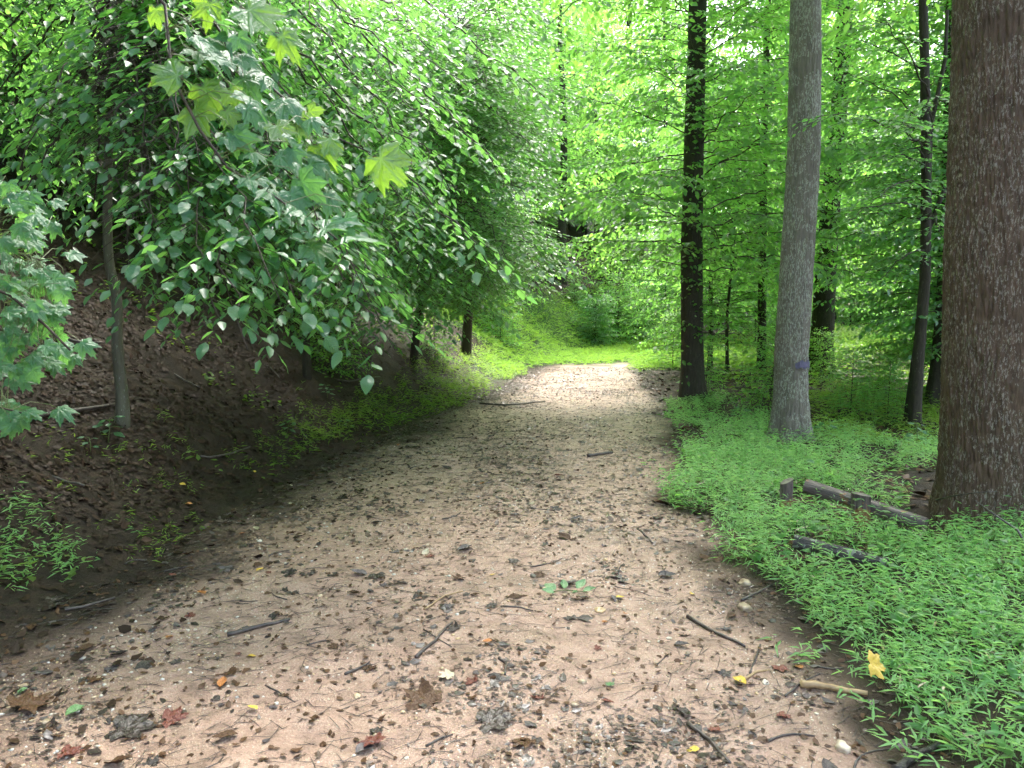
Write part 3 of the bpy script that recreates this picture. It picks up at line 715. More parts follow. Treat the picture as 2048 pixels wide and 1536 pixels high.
# ------------------------------------------------------------------ maple overhanging from outside the frame
MAPLEV = [leaf_maple('maple_leaf', M['leaf_maple'], s_, .15 + .2 * s_, .16 - .05 * s_, .05 + .05 * s_) for s_ in range(5)]
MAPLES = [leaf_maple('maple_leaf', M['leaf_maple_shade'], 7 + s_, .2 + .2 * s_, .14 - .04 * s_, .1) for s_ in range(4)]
def maple():
    r = np.random.default_rng(61)
    b = np.array([-3.1, 1.0, 0]); b[2] = hz(b[0], b[1])
    root = empty('maple_tree', b); tag(root, 'young maple reaching in with broad lobed yellow green leaves close above the path', 'tree')
    tb = Tubes(); TP = wobble(7, r, .05); tb.add(np.vstack([[0, 0, -.3], TP]), np.linspace(.09, .03, len(TP) + 1), 12); obj('trunk', tb.mesh('maple_trunk', M['bark_sap']), root)
    br = Tubes()
    S = np.array([-3.08, 1.05, 2.9]) 
    wood = []; stalks = Tubes()
    def limb(pl, rr):
        Pl = np.array([q if len(q) == 3 and q[1] < 5 and q[0] < 5 else px(*q) for q in pl]) - b; t_ = np.linspace(0, len(Pl) - 1, 90); wood.append(np.stack([np.interp(t_, np.arange(len(Pl)), Pl[:, q]) for q in range(3)], -1))
        br.add(Pl, np.linspace(rr, rr * .35, len(pl)), 6)
    limb([(-3.08, 1.05, 3.2), (-2.2, 1.5, 3.25), (-1.4, 1.8, 2.95), (330, 10, 1.95), (345, 155, 1.85), (400, 260, 1.8), (455, 335, 1.78), (560, 400, 1.72), (650, 470, 1.66)], .006)
    limb([(-3.08, 1.05, 3.3), (-2.0, 1.7, 3.3), (-1.1, 2.0, 2.85), (400, 0, 2.1), (470, 110, 2.05), (560, 190, 2.0), (650, 265, 1.95), (740, 305, 1.9)], .006)
    limb([(-3.08, 1.05, 2.4), (-2.6, 1.6, 2.2), (-60, 560, 2.4), (20, 590, 2.45), (90, 650, 2.5), (140, 700, 2.45)], .009)
    limb([(-3.08, 1.05, 1.9), (-2.6, 1.6, 1.7), (-60, 800, 2.4), (20, 820, 2.5), (60, 830, 2.5)], .006)
    limb([(-3.08, 1.05, 2.6), (-2.7, 1.6, 2.4), (-60, 470, 2.5), (20, 500, 2.6), (80, 520, 2.7)], .007)
    obj('branches', br.mesh('maple_branches', M['twig']), root)
    def put(u, v, s, ang, D, face, nm='leaf', ms=None):
        ms = ms or MAPLEV
        # ang: image angle of the tip (0 right, 90 down); face 1 = blade towards the camera, 0 = blade flat to the sky
        c = px(u, v, D); a_ = math.radians(ang); L = s / FPX * D * 1.15
        X = np.array([math.cos(a_), (1 - face) * r.uniform(-.5, .1), -math.sin(a_)]) + r.normal(0, .08, 3)
        N = np.array([r.normal(0, .3), -face, (1 - face) + .12]) + r.normal(0, .16, 3)
        if face < .5: X[2] *= .75
        X = X / np.linalg.norm(X)
        o = bpy.data.objects.new(nm, ms[int(r.integers(len(ms)))]); COL.objects.link(o); o.parent = root
        p0 = c - X * L * .4 - b; o.matrix_basis = frame(p0, X, N, L)
        W_ = np.concatenate(wood); q0 = W_[np.argmin(((W_ - p0 - np.array([-.03, 0, .05])) ** 2).sum(1))]; mid_ = (p0 + q0) / 2 + np.array([0, 0, .02])
        stalks.add([q0, mid_, p0, p0 + X * L * .32], [.0014, .001, .0009, .0006], 4, False)
    for q in ((410, 178, 100, 75, 1.9, 1), (462, 185, 70, 50, 1.9, .9), (392, 225, 100, 60, 1.85, .8), (455, 225, 75, 40, 1.85, .7), (500, 25, 120, 60, 2.0, .7), (420, 10, 90, 80, 2.0, .9), (565, 72, 100, 60, 2.0, .75),
              (470, 70, 100, 55, 2.0, .5), (485, 110, 110, 60, 2.0, .45), (595, 250, 60, 40, 1.95, .7), (555, 255, 90, 55, 1.85, .7), (620, 225, 70, 40, 1.95, .7), (660, 280, 90, 50, 1.9, .7), (640, 295, 80, 70, 1.9, .8), (762, 318, 115, 50, 1.85, 1),
              (560, 310, 90, 20, 1.8, .6), (605, 365, 120, 45, 1.78, .55), (470, 270, 90, 50, 1.8, .5), (585, 390, 90, 50, 1.75, .6), (400, 105, 110, 25, 1.9, .25), (350, 148, 120, 200, 1.75, .7), (460, 275, 80, 40, 1.8, .2), (505, 305, 80, 30, 1.8, .25),
              (500, 355, 110, 40, 1.75, .22), (545, 380, 120, 35, 1.74, .25), (600, 420, 130, 35, 1.7, .2), (650, 455, 140, 30, 1.68, .2), (700, 478, 170, 22, 1.65, .22), (625, 490, 120, 50, 1.68, .3), (530, 150, 110, 50, 2.0, .15), (440, 50, 120, 55, 2.0, .15),
              (570, 200, 110, 40, 1.95, .12), (500, 195, 110, 55, 1.9, .15), (620, 330, 70, 30, 1.85, .6), (310, 20, 70, 100, 2.1, .8), (690, 440, 80, 60, 1.68, .6)):
        put(q[0], q[1], q[2] * r.uniform(.62, .88), q[3] + r.normal(0, 14), q[4], q[5], ms=MAPLEV if q[5] >= .65 else MAPLES)  # blades turned to the camera get the bright material, others the shaded copy
    for k in range(22):
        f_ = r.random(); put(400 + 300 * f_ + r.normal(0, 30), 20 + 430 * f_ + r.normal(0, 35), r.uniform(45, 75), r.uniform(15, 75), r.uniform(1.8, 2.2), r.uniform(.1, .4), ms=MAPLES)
    for cu, cv, su, sv, n in ((60, 560, 70, 35, 22), (100, 610, 50, 30, 14), (50, 660, 60, 40, 20), (110, 700, 50, 35, 20), (20, 600, 40, 50, 12), (30, 745, 40, 20, 8), (40, 830, 50, 25, 12), (10, 690, 25, 40, 8), (50, 480, 60, 50, 20), (40, 400, 60, 40, 12)):
        for k in range(n):
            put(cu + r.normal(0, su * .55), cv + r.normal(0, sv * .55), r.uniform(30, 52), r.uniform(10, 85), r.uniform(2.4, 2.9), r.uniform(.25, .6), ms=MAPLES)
    tag(obj('leaf_stalks', stalks.mesh('leaf_stalks', M['stem']), root), kind='stuff')
    lv = Leaves(); bb = Tubes()             # crown above the frame
    for k in range(26):
        z = r.uniform(3.4, 6.8); a_ = r.uniform(0, 6.28); l = r.uniform(.9, 1.9)
        p = np.array([0, 0, z]); e_ = p + np.array([math.cos(a_) * l, math.sin(a_) * l, r.uniform(-.1, .5)])
        u, v, zz = proj(e_ + b)
        if zz > .3 and v > -150 and u > -100: continue
        spray(p, e_, bb, lv, r, .11, .1, .012, .3, .14, .34, .075)
    obj('upper_branches', bb.mesh('maple_upper', M['twig']), root)
    tag(obj('foliage', expand(*L_SIMPLE, *lv.arrays(), 'maple_foliage', M['leaf_maple'], r=r), root), kind='stuff')
maple()

# ------------------------------------------------------------------ forest all round
def clear_zone(x, y):                   # path and clearing stay open
    if abs(x - np.interp(y, PY, PC)) < np.interp(y, PY, PH) + .9 and y < 24: return True
    if 20 < y < 31 and bank_d(x, y) < 1.0 and x < 5.4 + .12 * (y - 20): return True
    if 18.5 < y < 29 and -1 < bank_d(x, y) < 4.2: return True
    return False
r_ = np.random.default_rng(99)
used = []
def scatter(n, xr, yr, cond, names, name, label, group, smin, smax, sep, cat='tree'):
    k = 0; tries = 0
    while k < n and tries < 4000:
        tries += 1
        x, y = r_.uniform(*xr), r_.uniform(*yr)
        if clear_zone(x, y) or not cond(x, y): continue
        if (13 < y < 44 and .43 < x / y < .55) or (9 < y < 22 and .30 < x / y < .46): continue          # open glade behind the painted trunk
        if any((x - a_) ** 2 + (y - b_) ** 2 < sep * sep for a_, b_ in used): continue
        used.append((x, y)); z = hz(x, y)
        sc_ = r_.uniform(smin, smax); pn = names[k % len(names)]; f_ = (sc_ - smin) / (smax - smin)
        word = ('short', 'medium height', 'tall')[min(2, int(f_ * 3))] + {'0': ' pale leaved', '1': ' dense leaved', '2': ' upright'}[pn[-1]]
        place(pn, name, (x, y, z - .03), sc_, r_.uniform(0, 6.28), word + ' ' + label, cat, group, zscale=r_.uniform(.92, 1.1)); k += 1
    return k
def vis(x, y, m=1.0): return y > 1 and abs(x) < y * .72 + 3 * m
UN = ['under0', 'under1', 'under2']; MI = ['mid0', 'mid1', 'mid2']; TA = ['tall0', 'tall1']
scatter(20, (-18, 3), (9.5, 27), lambda x, y: bank_d(x, y) > 1.4 and vis(x, y), UN, 'understory_tree', 'understory tree with layered leaves rooted on the steep hillside', 'understory trees on the hillside', .85, 1.2, 1.5)
scatter(16, (-30, 8), (15, 46), lambda x, y: bank_d(x, y) > 3.0 and vis(x, y), MI, 'hillside_tree', 'dark stemmed tree growing up the wooded hillside', 'trees on the hillside', .85, 1.2, 2.4)
scatter(12, (3, 20), (11, 30), lambda x, y: bank_d(x, y) < 0 and vis(x, y) and x > .30 * y, UN, 'understory_tree', 'young tree in the level wood beyond the painted trunk', 'understory trees in the level wood', .85, 1.2, 1.8)
scatter(13, (5, 36), (18, 50), lambda x, y: bank_d(x, y) < 0 and vis(x, y) and x > .26 * y, MI, 'woodland_tree', 'tree of the level wood far behind the painted trunk', 'trees in the level wood', .9, 1.25, 2.8)
scatter(26, (-4, 20), (29, 52), lambda x, y: vis(x, y) and x < .36 * y and bank_d(x, y) > -1.5, UN + MI, 'clearing_tree', 'tree closing the view beyond the grassy clearing', 'trees behind the clearing', .9, 1.2, 1.9)
scatter(42, (-55, 62), (44, 95), lambda x, y: vis(x, y, 4), TA + MI, 'distant_tree', 'tree filling the distant back of the forest', 'distant trees', 1.0, 1.4, 4.0)
for (x, y) in ((5, 62), (8.5, 56), (2.5, 70), (11, 66)):
    place('tall0', 'distant_tree', (x, y, hz(x, y)), 1.35, r_.uniform(0, 6), 'towering pale tree straight beyond the clearing', 'tree', 'towering trees beyond the clearing')
scatter(16, (14, 52), (42, 76), lambda x, y: .34 < x / y < .75, TA + MI, 'distant_tree', 'tree closing the far side of the level wood', 'far trees of the level wood', 1.1, 1.5, 3.2)
for k in range(14):
    y = 46 + 1.1 * k; x = y * (.36 + .26 * ((k * 5) % 14) / 14); place('shrub%d' % (k % 3), 'thicket_shrub', (x, y, hz(x, y)), 2.3, r_.uniform(0, 6), ('loose pale', 'rounded', 'upright')[k % 3] + ' thicket shrub behind the bright glade', 'shrub', 'thicket behind the glade')
# trees added behind and beside the camera, mostly unseen, to shade the bank
for (x, y, p_, s_) in ((-6.5, 3.2, 'mid1', .95), (-5.7, 5.6, 'mid1', .9), (-4.8, .2, 'mid2', .85), (-8.5, 8, 'mid2', 1.1), (-7.5, -2.5, 'mid0', 1.0), (8.5, 1.5, 'mid2', 1.0), (-10, 13, 'tall0', .9)):
    place(p_, 'hillside_tree', (x, y, hz(x, y) - .05), s_, r_.uniform(0, 6), 'taller dark stemmed tree added on the hillside to shade the bank' if x < 0 else 'mid sized tree of the level wood added beside the camera for its shade', 'tree', 'trees on the hillside' if x < 0 else 'trees in the level wood')
for (u, v, pr_, s_, lab) in ((1455, 748, 'under0', 1.0, 'leafy young tree between the leafy trunk and the painted trunk'), (1420, 742, 'under2', 1.0, 'spindly tree close behind the leafy dark trunk'), (1905, 800, 'under1', .95, 'leafy young tree behind the massive trunk'),
                     (985, 640, 'under0', 1.1, 'young tree above the grassy corner of the bank'),
                    (1330, 700, 'under0', .9, 'young tree behind the yellow green bush at the clearing'), (700, 640, 'under1', 1.1, 'young tree up the hillside above the crooked sapling'), (450, 560, 'under2', 1.0, 'young tree halfway up the hillside behind the grey sapling'), (55, 425, 'under1', .8, 'leafy young tree high on the bank left of the grey sapling'), (345, 500, 'under1', .75, 'small leafy tree up the bank right of the grey sapling'),
                    (160, 400, 'under0', .9, 'young tree up the bank behind the grey sapling stem'), (560, 600, 'under1', .8, 'small leafy tree on the bank above the thin sapling')):
    p = gp(u, v); used.append((p[0], p[1])); place(pr_, 'young_tree', p - [0, 0, .05], s_, r_.uniform(0, 6), lab, 'tree', None)
for (u, v, line, rp, lab, sd_, cr) in ((300, 440, [(300, 440), (300, 300), (296, 150), (292, 0)], (16, 15, 13), 'dark upright trunk high on the hillside behind the grey sapling', 21, 'mid1'),
                                 (236, 350, [(236, 350), (240, 200), (262, 60), (290, -60)], (17, 16, 13), 'stout dark trunk leaning on the upper hillside', 22, 'mid2'),
                                 (150, 345, [(150, 345), (138, 230), (125, 100), (118, 0)], (30, 28, 22), 'broad grey trunk on the upper hillside', 23, 'tall1')):
    big_tree('hillside_tree', u, v, line, rp, .012, 24, M['bark_dark'] if sd_ != 23 else M['bark_mid'], lab, sd_, 60, .1, crown=cr, crz=sd_, ztop=6)
# shrubs
def shrub(u, v, pro, s, label, name='shrub', group=None, ground=None):
    p = gp(u, v) if ground is None else ground
    return place(pro, name, p - [0, 0, .03], s, r_.uniform(0, 6), label, 'shrub', group)
shrub(1190, 690, 'shrub3', 1.1, 'rounded dark green bush at the back of the grassy clearing')
shrub(1235, 688, 'shrub2', 1.2, 'smaller bush beside the rounded one at the end of the clearing')
shrub(1345, 735, 'shrub0', .9, 'yellow green bush glowing beside the leafy trunk at the clearing')
shrub(1540, 820, 'shrub1', .62, 'low leafy shrub at the left foot of the painted trunk')
shrub(1700, 832, 'shrub1', .5, 'low shrub between the painted trunk and the twin stemmed tree')
shrub(1775, 845, 'shrub2', .4, 'small shrub at the foot of the twin stemmed tree')
shrub(1755, 800, 'shrub0', .6, 'pale shrub at the edge of the bright glade')
shrub(1410, 790, 'shrub1', .5, 'leafy shoot growing against the leafy dark trunk')
for (u_, v_, s_, l_) in ((1270, 676, 1.2, 'bush before the dark earth at the far edge of the clearing'), (1300, 672, 1.5, 'broad bush right of the dark earth at the clearing'), (1220, 630, 1.7, 'big bush on the slope above the rounded dark bush')):
    shrub(u_, v_, 'shrub0', s_, l_)
shrub(1000, 690, 'shrub1', .8, 'thin stemmed shrub on the bank left of the clearing')
shrub(870, 720, 'shrub2', .55, 'low shrub under the crooked sapling')
for k in range(26):
    y = r_.uniform(14, 36); x = r_.uniform(.3 * y + 1, .7 * y)
    if clear_zone(x, y) or bank_d(x, y) > 0 or (.44 < x / y < .54): continue
    place('shrub%d' % (k % 3), 'woodland_shrub', (x, y, hz(x, y) - .03), r_.uniform(.5, 1.0), r_.uniform(0, 6), ('loose pale', 'rounded', 'upright')[k % 3] + ' low shrub in the level wood', 'shrub', 'shrubs in the level wood')
for k in range(34):
    y = r_.uniform(10, 36); x = float(np.interp(y, TY, TX)) - r_.uniform(1.0, 9)
    if clear_zone(x, y): continue
    place('shrub%d' % (k % 3), 'hillside_shrub', (x, y, hz(x, y) - .03), r_.uniform(.5, 1.05), r_.uniform(0, 6), ('loose pale', 'rounded', 'upright')[k % 3] + ' leafy shrub on the hillside above the path', 'shrub', 'shrubs on the hillside')

def seedling(u, v, n, s_, hgt, label, seed):
    r = np.random.default_rng(seed); b = gp(u, v); root = empty('seedling', b); tb = Tubes(); top = np.array([r.normal(0, .04), r.normal(0, .03), hgt])
    tb.add([[0, 0, -.03], top * .5 + [.01, 0, 0], top], [.004, .003, .002], 5); 
    for k in range(n):
        f = .35 + .65 * k / max(1, n - 1); a_ = k * 2.4 + r.normal(0, .3); p = top * f; q = p + np.array([math.cos(a_), math.sin(a_), .15]) * s_ * .5
        tb.add([p, q], [.0018, .0012], 4, False)
        o = bpy.data.objects.new('leaf', LEAFV[int(r.integers(4))]); COL.objects.link(o); o.parent = root
        o.matrix_basis = frame(q, (math.cos(a_), math.sin(a_), r.uniform(-.35, .1)), (r.normal(0, .25), -.35, 1), s_ * r.uniform(.8, 1.15))
    obj('stem', tb.mesh('seedling_stem', M['stem']), root); tag(root, label, 'plant')
seedling(215, 885, 9, .085, .2, 'round leaved seedling just below the grey sapling', 1)
seedling(180, 905, 5, .06, .12, 'tiny sprout beside the round leaved seedling', 2)
seedling(570, 870, 7, .07, .16, 'low green seedling on the dark bank under the drooping leaves', 3)
seedling(655, 800, 8, .08, .2, 'leafy seedling high on the bank near the thin sapling', 4)
seedling(1650, 880, 8, .1, .22, 'bright seedling right behind the painted trunk foot', 5)
seedling(1830, 905, 10, .1, .32, 'pale leaved sprig beside the massive trunk', 6)
seedling(1480, 845, 9, .11, .25, 'broad leaved blue green seedling near the black rock', 7)
seedling(700, 860, 7, .07, .15, 'small weed at the foot of the bank near the path', 8)
# ------------------------------------------------------------------ grasses and ground cover
def poly_world(pix): return np.array([gp(u, v)[:2] for u, v in pix])
def inside(P, poly):
    x, y = P[:, 0], P[:, 1]; c = np.zeros(len(P), bool); j = len(poly) - 1
    for i_ in range(len(poly)):
        xi, yi = poly[i_]; xj, yj = poly[j]
        c ^= ((yi > y) != (yj > y)) & (x < (xj - xi) * (y - yi) / (yj - yi + 1e-12) + xi); j = i_
    return c
def grass_plants(P, r, leaf, hgt, nl, leaves, stems=None, hang=.35):
    z = height(P[:, 0], P[:, 1]); n = len(P)
    lean = r.normal(0, .35, (n, 2)); H = hgt * r.uniform(.45, 1.2, n) * (.55 + .9 * noise(P[:, 0] * 1.9, P[:, 1] * 1.9, 0, 66))
    for k in range(nl):
        f = (k + 1) / nl
        q = np.stack([P[:, 0] + lean[:, 0] * H * f, P[:, 1] + lean[:, 1] * H * f, z + H * f * (1 - .12 * f)], -1)
        a_ = r.uniform(0, 6.28, n)
        X = np.stack([np.cos(a_) + lean[:, 0], np.sin(a_) + lean[:, 1], r.uniform(-hang, .55, n)], -1)
        N = np.stack([r.normal(0, .3, n), r.normal(0, .3, n), np.ones(n)], -1)
        leaves.add(q, X, N, leaf * r.uniform(.5, 1.3, n) * (.75 + .35 * math.sin(math.pi * f)))
    return np.stack([P[:, 0], P[:, 1], z], -1), np.stack([P[:, 0] + lean[:, 0] * H, P[:, 1] + lean[:, 1] * H, z + H * .88], -1)
def blade_stems(A, B, w, name, mat, r):
    n = len(A); s_ = np.stack([r.normal(0, 1, n), r.normal(0, 1, n), np.zeros(n)], -1); s_ = norm(s_) * w
    V_ = np.stack([A - s_, A + s_, B], 1).reshape(-1, 3)
    return mesh_np(name, V_, None, np.arange(n * 3).reshape(-1, 3), mat, {'rnd': np.repeat(r.random(n), 3)})
def cut_wood(P):                         # bare litter between the rail and the big trunk
    return P
r_ = np.random.default_rng(31)
G1 = poly_world([(1335, 1010), (1395, 890), (1470, 870), (1560, 900), (1640, 905), (1690, 960), (1760, 1010), (1850, 1060), (2100, 1075), (2300, 1120), (2300, 1700), (1930, 1620), (1850, 1500), (1770, 1370), (1690, 1270), (1600, 1205), (1530, 1165), (1420, 1075)])
def fill(poly, dens, r, fade=.25):
    lo, hi = poly.min(0), poly.max(0); n = int(dens * np.prod(hi - lo)); P = r.uniform(lo, hi, (n, 2))
    j = np.stack([noise(P[:, 0] * 3, P[:, 1] * 3, 0, 51) - .5, noise(P[:, 0] * 3, P[:, 1] * 3, 9, 52) - .5], -1) * fade * 2
    return P[inside(P + j, poly)]
P = fill(G1, 540, r_); P = P[noise(P[:, 0] * 2.2, P[:, 1] * 2.2, 0, 61) > .17 * r_.uniform(.3, 1.6, len(P))]
TIMB = [((1572, 1012), (1572, 1030), .16), ((1615, 1000), (1850, 1075), .2), ((1722, 1040), (1722, 1060), .2), ((1590, 1108), (1765, 1158), .15)]
for a0, a1, w_ in TIMB:
    q0, q1 = gp(*a0)[:2] - [0, .04], gp(*a1)[:2] - [0, .04]; t_ = np.clip(((P - q0) @ (q1 - q0)) / max(1e-6, (q1 - q0) @ (q1 - q0)), 0, 1)
    P = P[(np.linalg.norm(P - q0 - t_[:, None] * (q1 - q0), axis=1) > w_ + .05) | (r_.random(len(P)) < .05)]
lv = Leaves(); A_, B_ = grass_plants(P, r_, .064, .28, 7, lv)
root = empty('stiltgrass_patch', (0, 0, 0))
g = tag(obj('stiltgrass', expand(*L_BLADE, *lv.arrays(), 'stiltgrass', M['stilt'], r=r_)), 'dense bright green bamboo leaved grass along the right of the path', 'grass', kind='stuff')
tag(obj('stems', blade_stems(A_, B_, .0016, 'stilt_stems', M['stem'], r_), g), kind='stuff')
bpy.data.objects.remove(root)
P2 = fill(G1, 26, r_); l2 = Leaves(); grass_plants(P2, r_, .065, .26, 6, l2)
tag(obj('verge_herbs', expand(*L_SIMPLE, *l2.arrays(), 'verge_herbs', M['leaf_b'], r=r_)), 'broad leaved weeds mixed into the bright grass', 'weeds', kind='stuff')
P2 = fill(G1, 10, r_); l2 = Leaves(); grass_plants(P2, r_, .075, .2, 3, l2, hang=.1)
tag(obj('dead_blades', expand(*L_BLADE, *l2.arrays(), 'dead_blades', M['dl_pale'], r=r_)), 'straw coloured dead blades in the bright grass', 'grass', kind='stuff')
# thinner grass around the trunks, at the left foot of the bank and in the clearing
def patch(name, pix, dens, leaf, hgt, nl, mat, label, seed, fade=.3, thin=.0):
    r = np.random.default_rng(seed); P = fill(poly_world(pix), dens, r, fade)
    if thin: P = P[noise(P[:, 0] * 2.5, P[:, 1] * 2.5, 0, seed) > thin]
    l_ = Leaves(); grass_plants(P, r, leaf, hgt, nl, l_)
    tag(obj(name, expand(*L_BLADE, *l_.arrays(), name, mat, r=r)), label, 'grass', kind='stuff')
patch('shade_grass', [(1370, 880), (1330, 810), (1440, 800), (1560, 850), (1700, 860), (1890, 890), (1890, 950), (1700, 940), (1600, 890), (1460, 875)], 240, .075, .2, 6, M['stilt'], 'darker shaded grass around the feet of the trunks', 71, thin=.3)
patch('edge_grass', [(1560, 1210), (1700, 1290), (1780, 1400), (1860, 1540), (1700, 1600), (1640, 1480), (1660, 1400), (1590, 1290)], 130, .07, .13, 5, M['stilt'], 'sparse grass sprigs on the mud beside the peeled stick', 79, thin=.45)
patch('foot_weeds', [(180, 1040), (330, 960), (520, 930), (640, 900), (600, 950), (420, 1020), (250, 1100), (120, 1120)], 170, .05, .08, 4, M['herb'], 'tiny weeds where the bank meets the sand', 80, thin=.5)
patch('bank_weeds', [(20, 900), (200, 860), (420, 800), (560, 790), (520, 900), (330, 960), (120, 1010), (0, 1010)], 110, .06, .1, 4, M['herb'], 'scattered weeds on the bare earth bank', 82, thin=.55)
patch('wood_herbs', [(1625, 880), (1600, 800), (1700, 775), (1890, 800), (1890, 905), (1700, 885)], 150, .1, .28, 4, M['herb'], 'knee high herbs behind the painted trunk', 84, thin=.33)
patch('bank_grass', [(-60, 1010), (120, 1010), (260, 1060), (230, 1110), (60, 1180), (-60, 1230)], 330, .06, .13, 5, M['stilt'], 'thin grass tufts at the left foot of the bank', 72, thin=.3)
patch('verge_grass', [(560, 900), (640, 850), (780, 790), (860, 720), (990, 690), (1050, 740), (960, 790), (820, 850), (700, 900)], 150, .09, .2, 5, M['herb'], 'yellowish verge grass below the saplings left of the path', 73, thin=.28)
patch('bank_foot_grass', [(430, 930), (520, 850), (640, 800), (760, 770), (800, 810), (640, 900), (520, 950)], 220, .06, .12, 4, M['herb'], 'sparse low green weeds on the dark bank', 74, thin=.33)
r = np.random.default_rng(75); n = 110000
P = np.stack([r.uniform(-2, 22, n), r.uniform(18.5, 40, n)], -1)
P = P[r.random(n) < green_mask(P[:, 0], P[:, 1])]
l_ = Leaves(); grass_plants(P, r, .15, .2, 2, l_, hang=.1)
tag(obj('clearing_grass', expand(*L_BLADE, *l_.arrays(), 'clearing_grass', M['lawn'], r=r)), 'lush bright grass covering the clearing where the path ends', 'grass', kind='stuff')
r = np.random.default_rng(76); n = 17000          # herb layer of the level wood
P = np.stack([r.uniform(3, 30, n), r.uniform(11, 46, n)], -1)
P = P[(bank_d(P[:, 0], P[:, 1]) < -.5) & (P[:, 0] > .25 * P[:, 1] + .6) & (noise(P[:, 0] * .45, P[:, 1] * .45, 0, 81) > np.interp(P[:, 1], [10, 18, 30], [.5, .3, .2]))]
l_ = Leaves(); grass_plants(P, r, .13, .45, 4, l_)
tag(obj('undergrowth', expand(*L_SIMPLE, *l_.arrays(), 'undergrowth', M['herb'], r=r)), 'yellow green herb layer carpeting the level wood', 'undergrowth', kind='stuff')
r = np.random.default_rng(78); n = 9000           # scattered herbs on the hillside
P = np.stack([r.uniform(-16, 6, n), r.uniform(4, 34, n)], -1); d_ = bank_d(P[:, 0], P[:, 1])
P = P[(d_ > .2) & (d_ < 9) & (noise(P[:, 0] * .8, P[:, 1] * .8, 0, 82) > np.interp(P[:, 1], [4, 9, 20], [.58, .55, .4]))]
l_ = Leaves(); grass_plants(P, r, .075, .2, 4, l_)
tag(obj('hillside_herbs', expand(*L_SIMPLE, *l_.arrays(), 'hillside_herbs', M['herb'], r=r)), 'scattered small green herbs over the dark hillside', 'undergrowth', kind='stuff')

# ------------------------------------------------------------------ litter, gravel and debris as masses
r = np.random.default_rng(85)
def flat_leaves(P, r, smin, smax, tilt, lift=.012):
    l_ = Leaves(); n = len(P); e_ = .05
    z = height(P[:, 0], P[:, 1]); gxn = (height(P[:, 0] + e_, P[:, 1]) - z) / e_; gyn = (height(P[:, 0], P[:, 1] + e_) - z) / e_
    N = np.stack([-gxn, -gyn, np.ones(n)], -1) + r.normal(0, tilt, (n, 3)); a_ = r.uniform(0, 6.28, n)
    X = np.stack([np.cos(a_), np.sin(a_), gxn * np.cos(a_) + gyn * np.sin(a_)], -1)
    S = r.uniform(smin, smax, n); l_.add(np.stack([P[:, 0], P[:, 1], z + lift], -1) - norm(X) * S[:, None] * .5, X, N, S); return l_
n = 62000
P = np.stack([r.uniform(-14, 1, n), 1.8 + 26 * r.random(n) ** 1.8], -1); d_ = bank_d(P[:, 0], P[:, 1]); P = P[(d_ > -.9) & (d_ < 8) & (r.random(n) < smooth(-.5, 1.2, d_) * .85 + .1)]
tag(obj('hillside_litter', expand(*L_LITTER, *flat_leaves(P, r, .025, .08, .3).arrays(), 'hillside_litter', M['litter'], r=r, curl=.2)), 'dark wet leaf litter covering the hillside', 'leaf litter', kind='stuff')
n = 34000
y_ = 2.0 + 8 * r.random(n) ** 1.2; P = np.stack([np.interp(y_, TY, TX) - (-.3 + 5.3 * r.random(n)), y_], -1); P = P[r.random(n) < smooth(-.3, 1.6, bank_d(P[:, 0], P[:, 1])) * smooth(.2, .45, fbm(P[:, 0] * 1.4, P[:, 1] * 1.4, 0, 3, 99))]
tag(obj('bank_litter', expand(*L_LITTER, *flat_leaves(P, r, .018, .06, .35).arrays(), 'bank_litter', M['litter'], r=r, curl=.3)), 'dense blackish leaf litter on the steep bank beside the path', 'leaf litter', kind='stuff')
n = 16000
P = np.stack([r.uniform(1.2, 16, n), 4.6 + 24 * r.random(n) ** 1.4], -1); P = P[(path_mask(P[:, 0], P[:, 1]) < .3) & (bank_d(P[:, 0], P[:, 1]) < 0)]
tag(obj('forest_litter', expand(*L_LITTER, *flat_leaves(P, r, .05, .12, .3).arrays(), 'forest_litter', M['dl_brown'], r=r, curl=.2)), 'reddish brown leaf litter under the trees right of the path', 'leaf litter', kind='stuff')
def on_path(n, r, y0, y1, pw, edge=.25):
    y = y0 + (y1 - y0) * r.random(n) ** pw
    x = np.interp(y, PY, PC) + np.interp(y, PY, PH) * 1.12 * r.uniform(-1, 1, n)
    return np.stack([x, y], -1)
P = on_path(60000, r, 1.9, 21, 1.6); dens = .05 + 1.1 * smooth(.5, .68, fbm(P[:, 0] * 1.5, P[:, 1] * 1.5, 0, 4, 91)); P = P[r.random(len(P)) < dens]
tag(obj('leaf_fragments', expand(*L_LITTER, *flat_leaves(P, r, .005, .030, .12, .003).arrays(), 'leaf_fragments', M['frag'], r=r, curl=.15)), 'dark rotting leaf fragments strewn over the sandy path', 'leaf litter', kind='stuff')
P = on_path(15000, r, 5, 21, 1.0); dens = .15 + smooth(.4, .62, noise(P[:, 0] * 1.1, P[:, 1] * .7, 0, 97)) + smooth(.9, 0, np.interp(P[:, 1], PY, PH) - np.abs(P[:, 0] - np.interp(P[:, 1], PY, PC))) * .5; P = P[r.random(len(P)) < dens]
tag(obj('far_fragments', expand(*L_LITTER, *flat_leaves(P, r, .018, .06, .22, .005).arrays(), 'far_fragments', M['frag'], r=r, curl=.15)), 'dark debris strewn over the shaded middle of the path', 'leaf litter', kind='stuff')
P = on_path(7000, r, 1.9, 16, 1.5)
tag(obj('brown_fragments', expand(*L_LITTER, *flat_leaves(P, r, .012, .04, .25, .005).arrays(), 'brown_fragments', M['dl_brown'], r=r, curl=.2)), 'small brown leaf scraps strewn over the sandy path', 'leaf litter', kind='stuff')
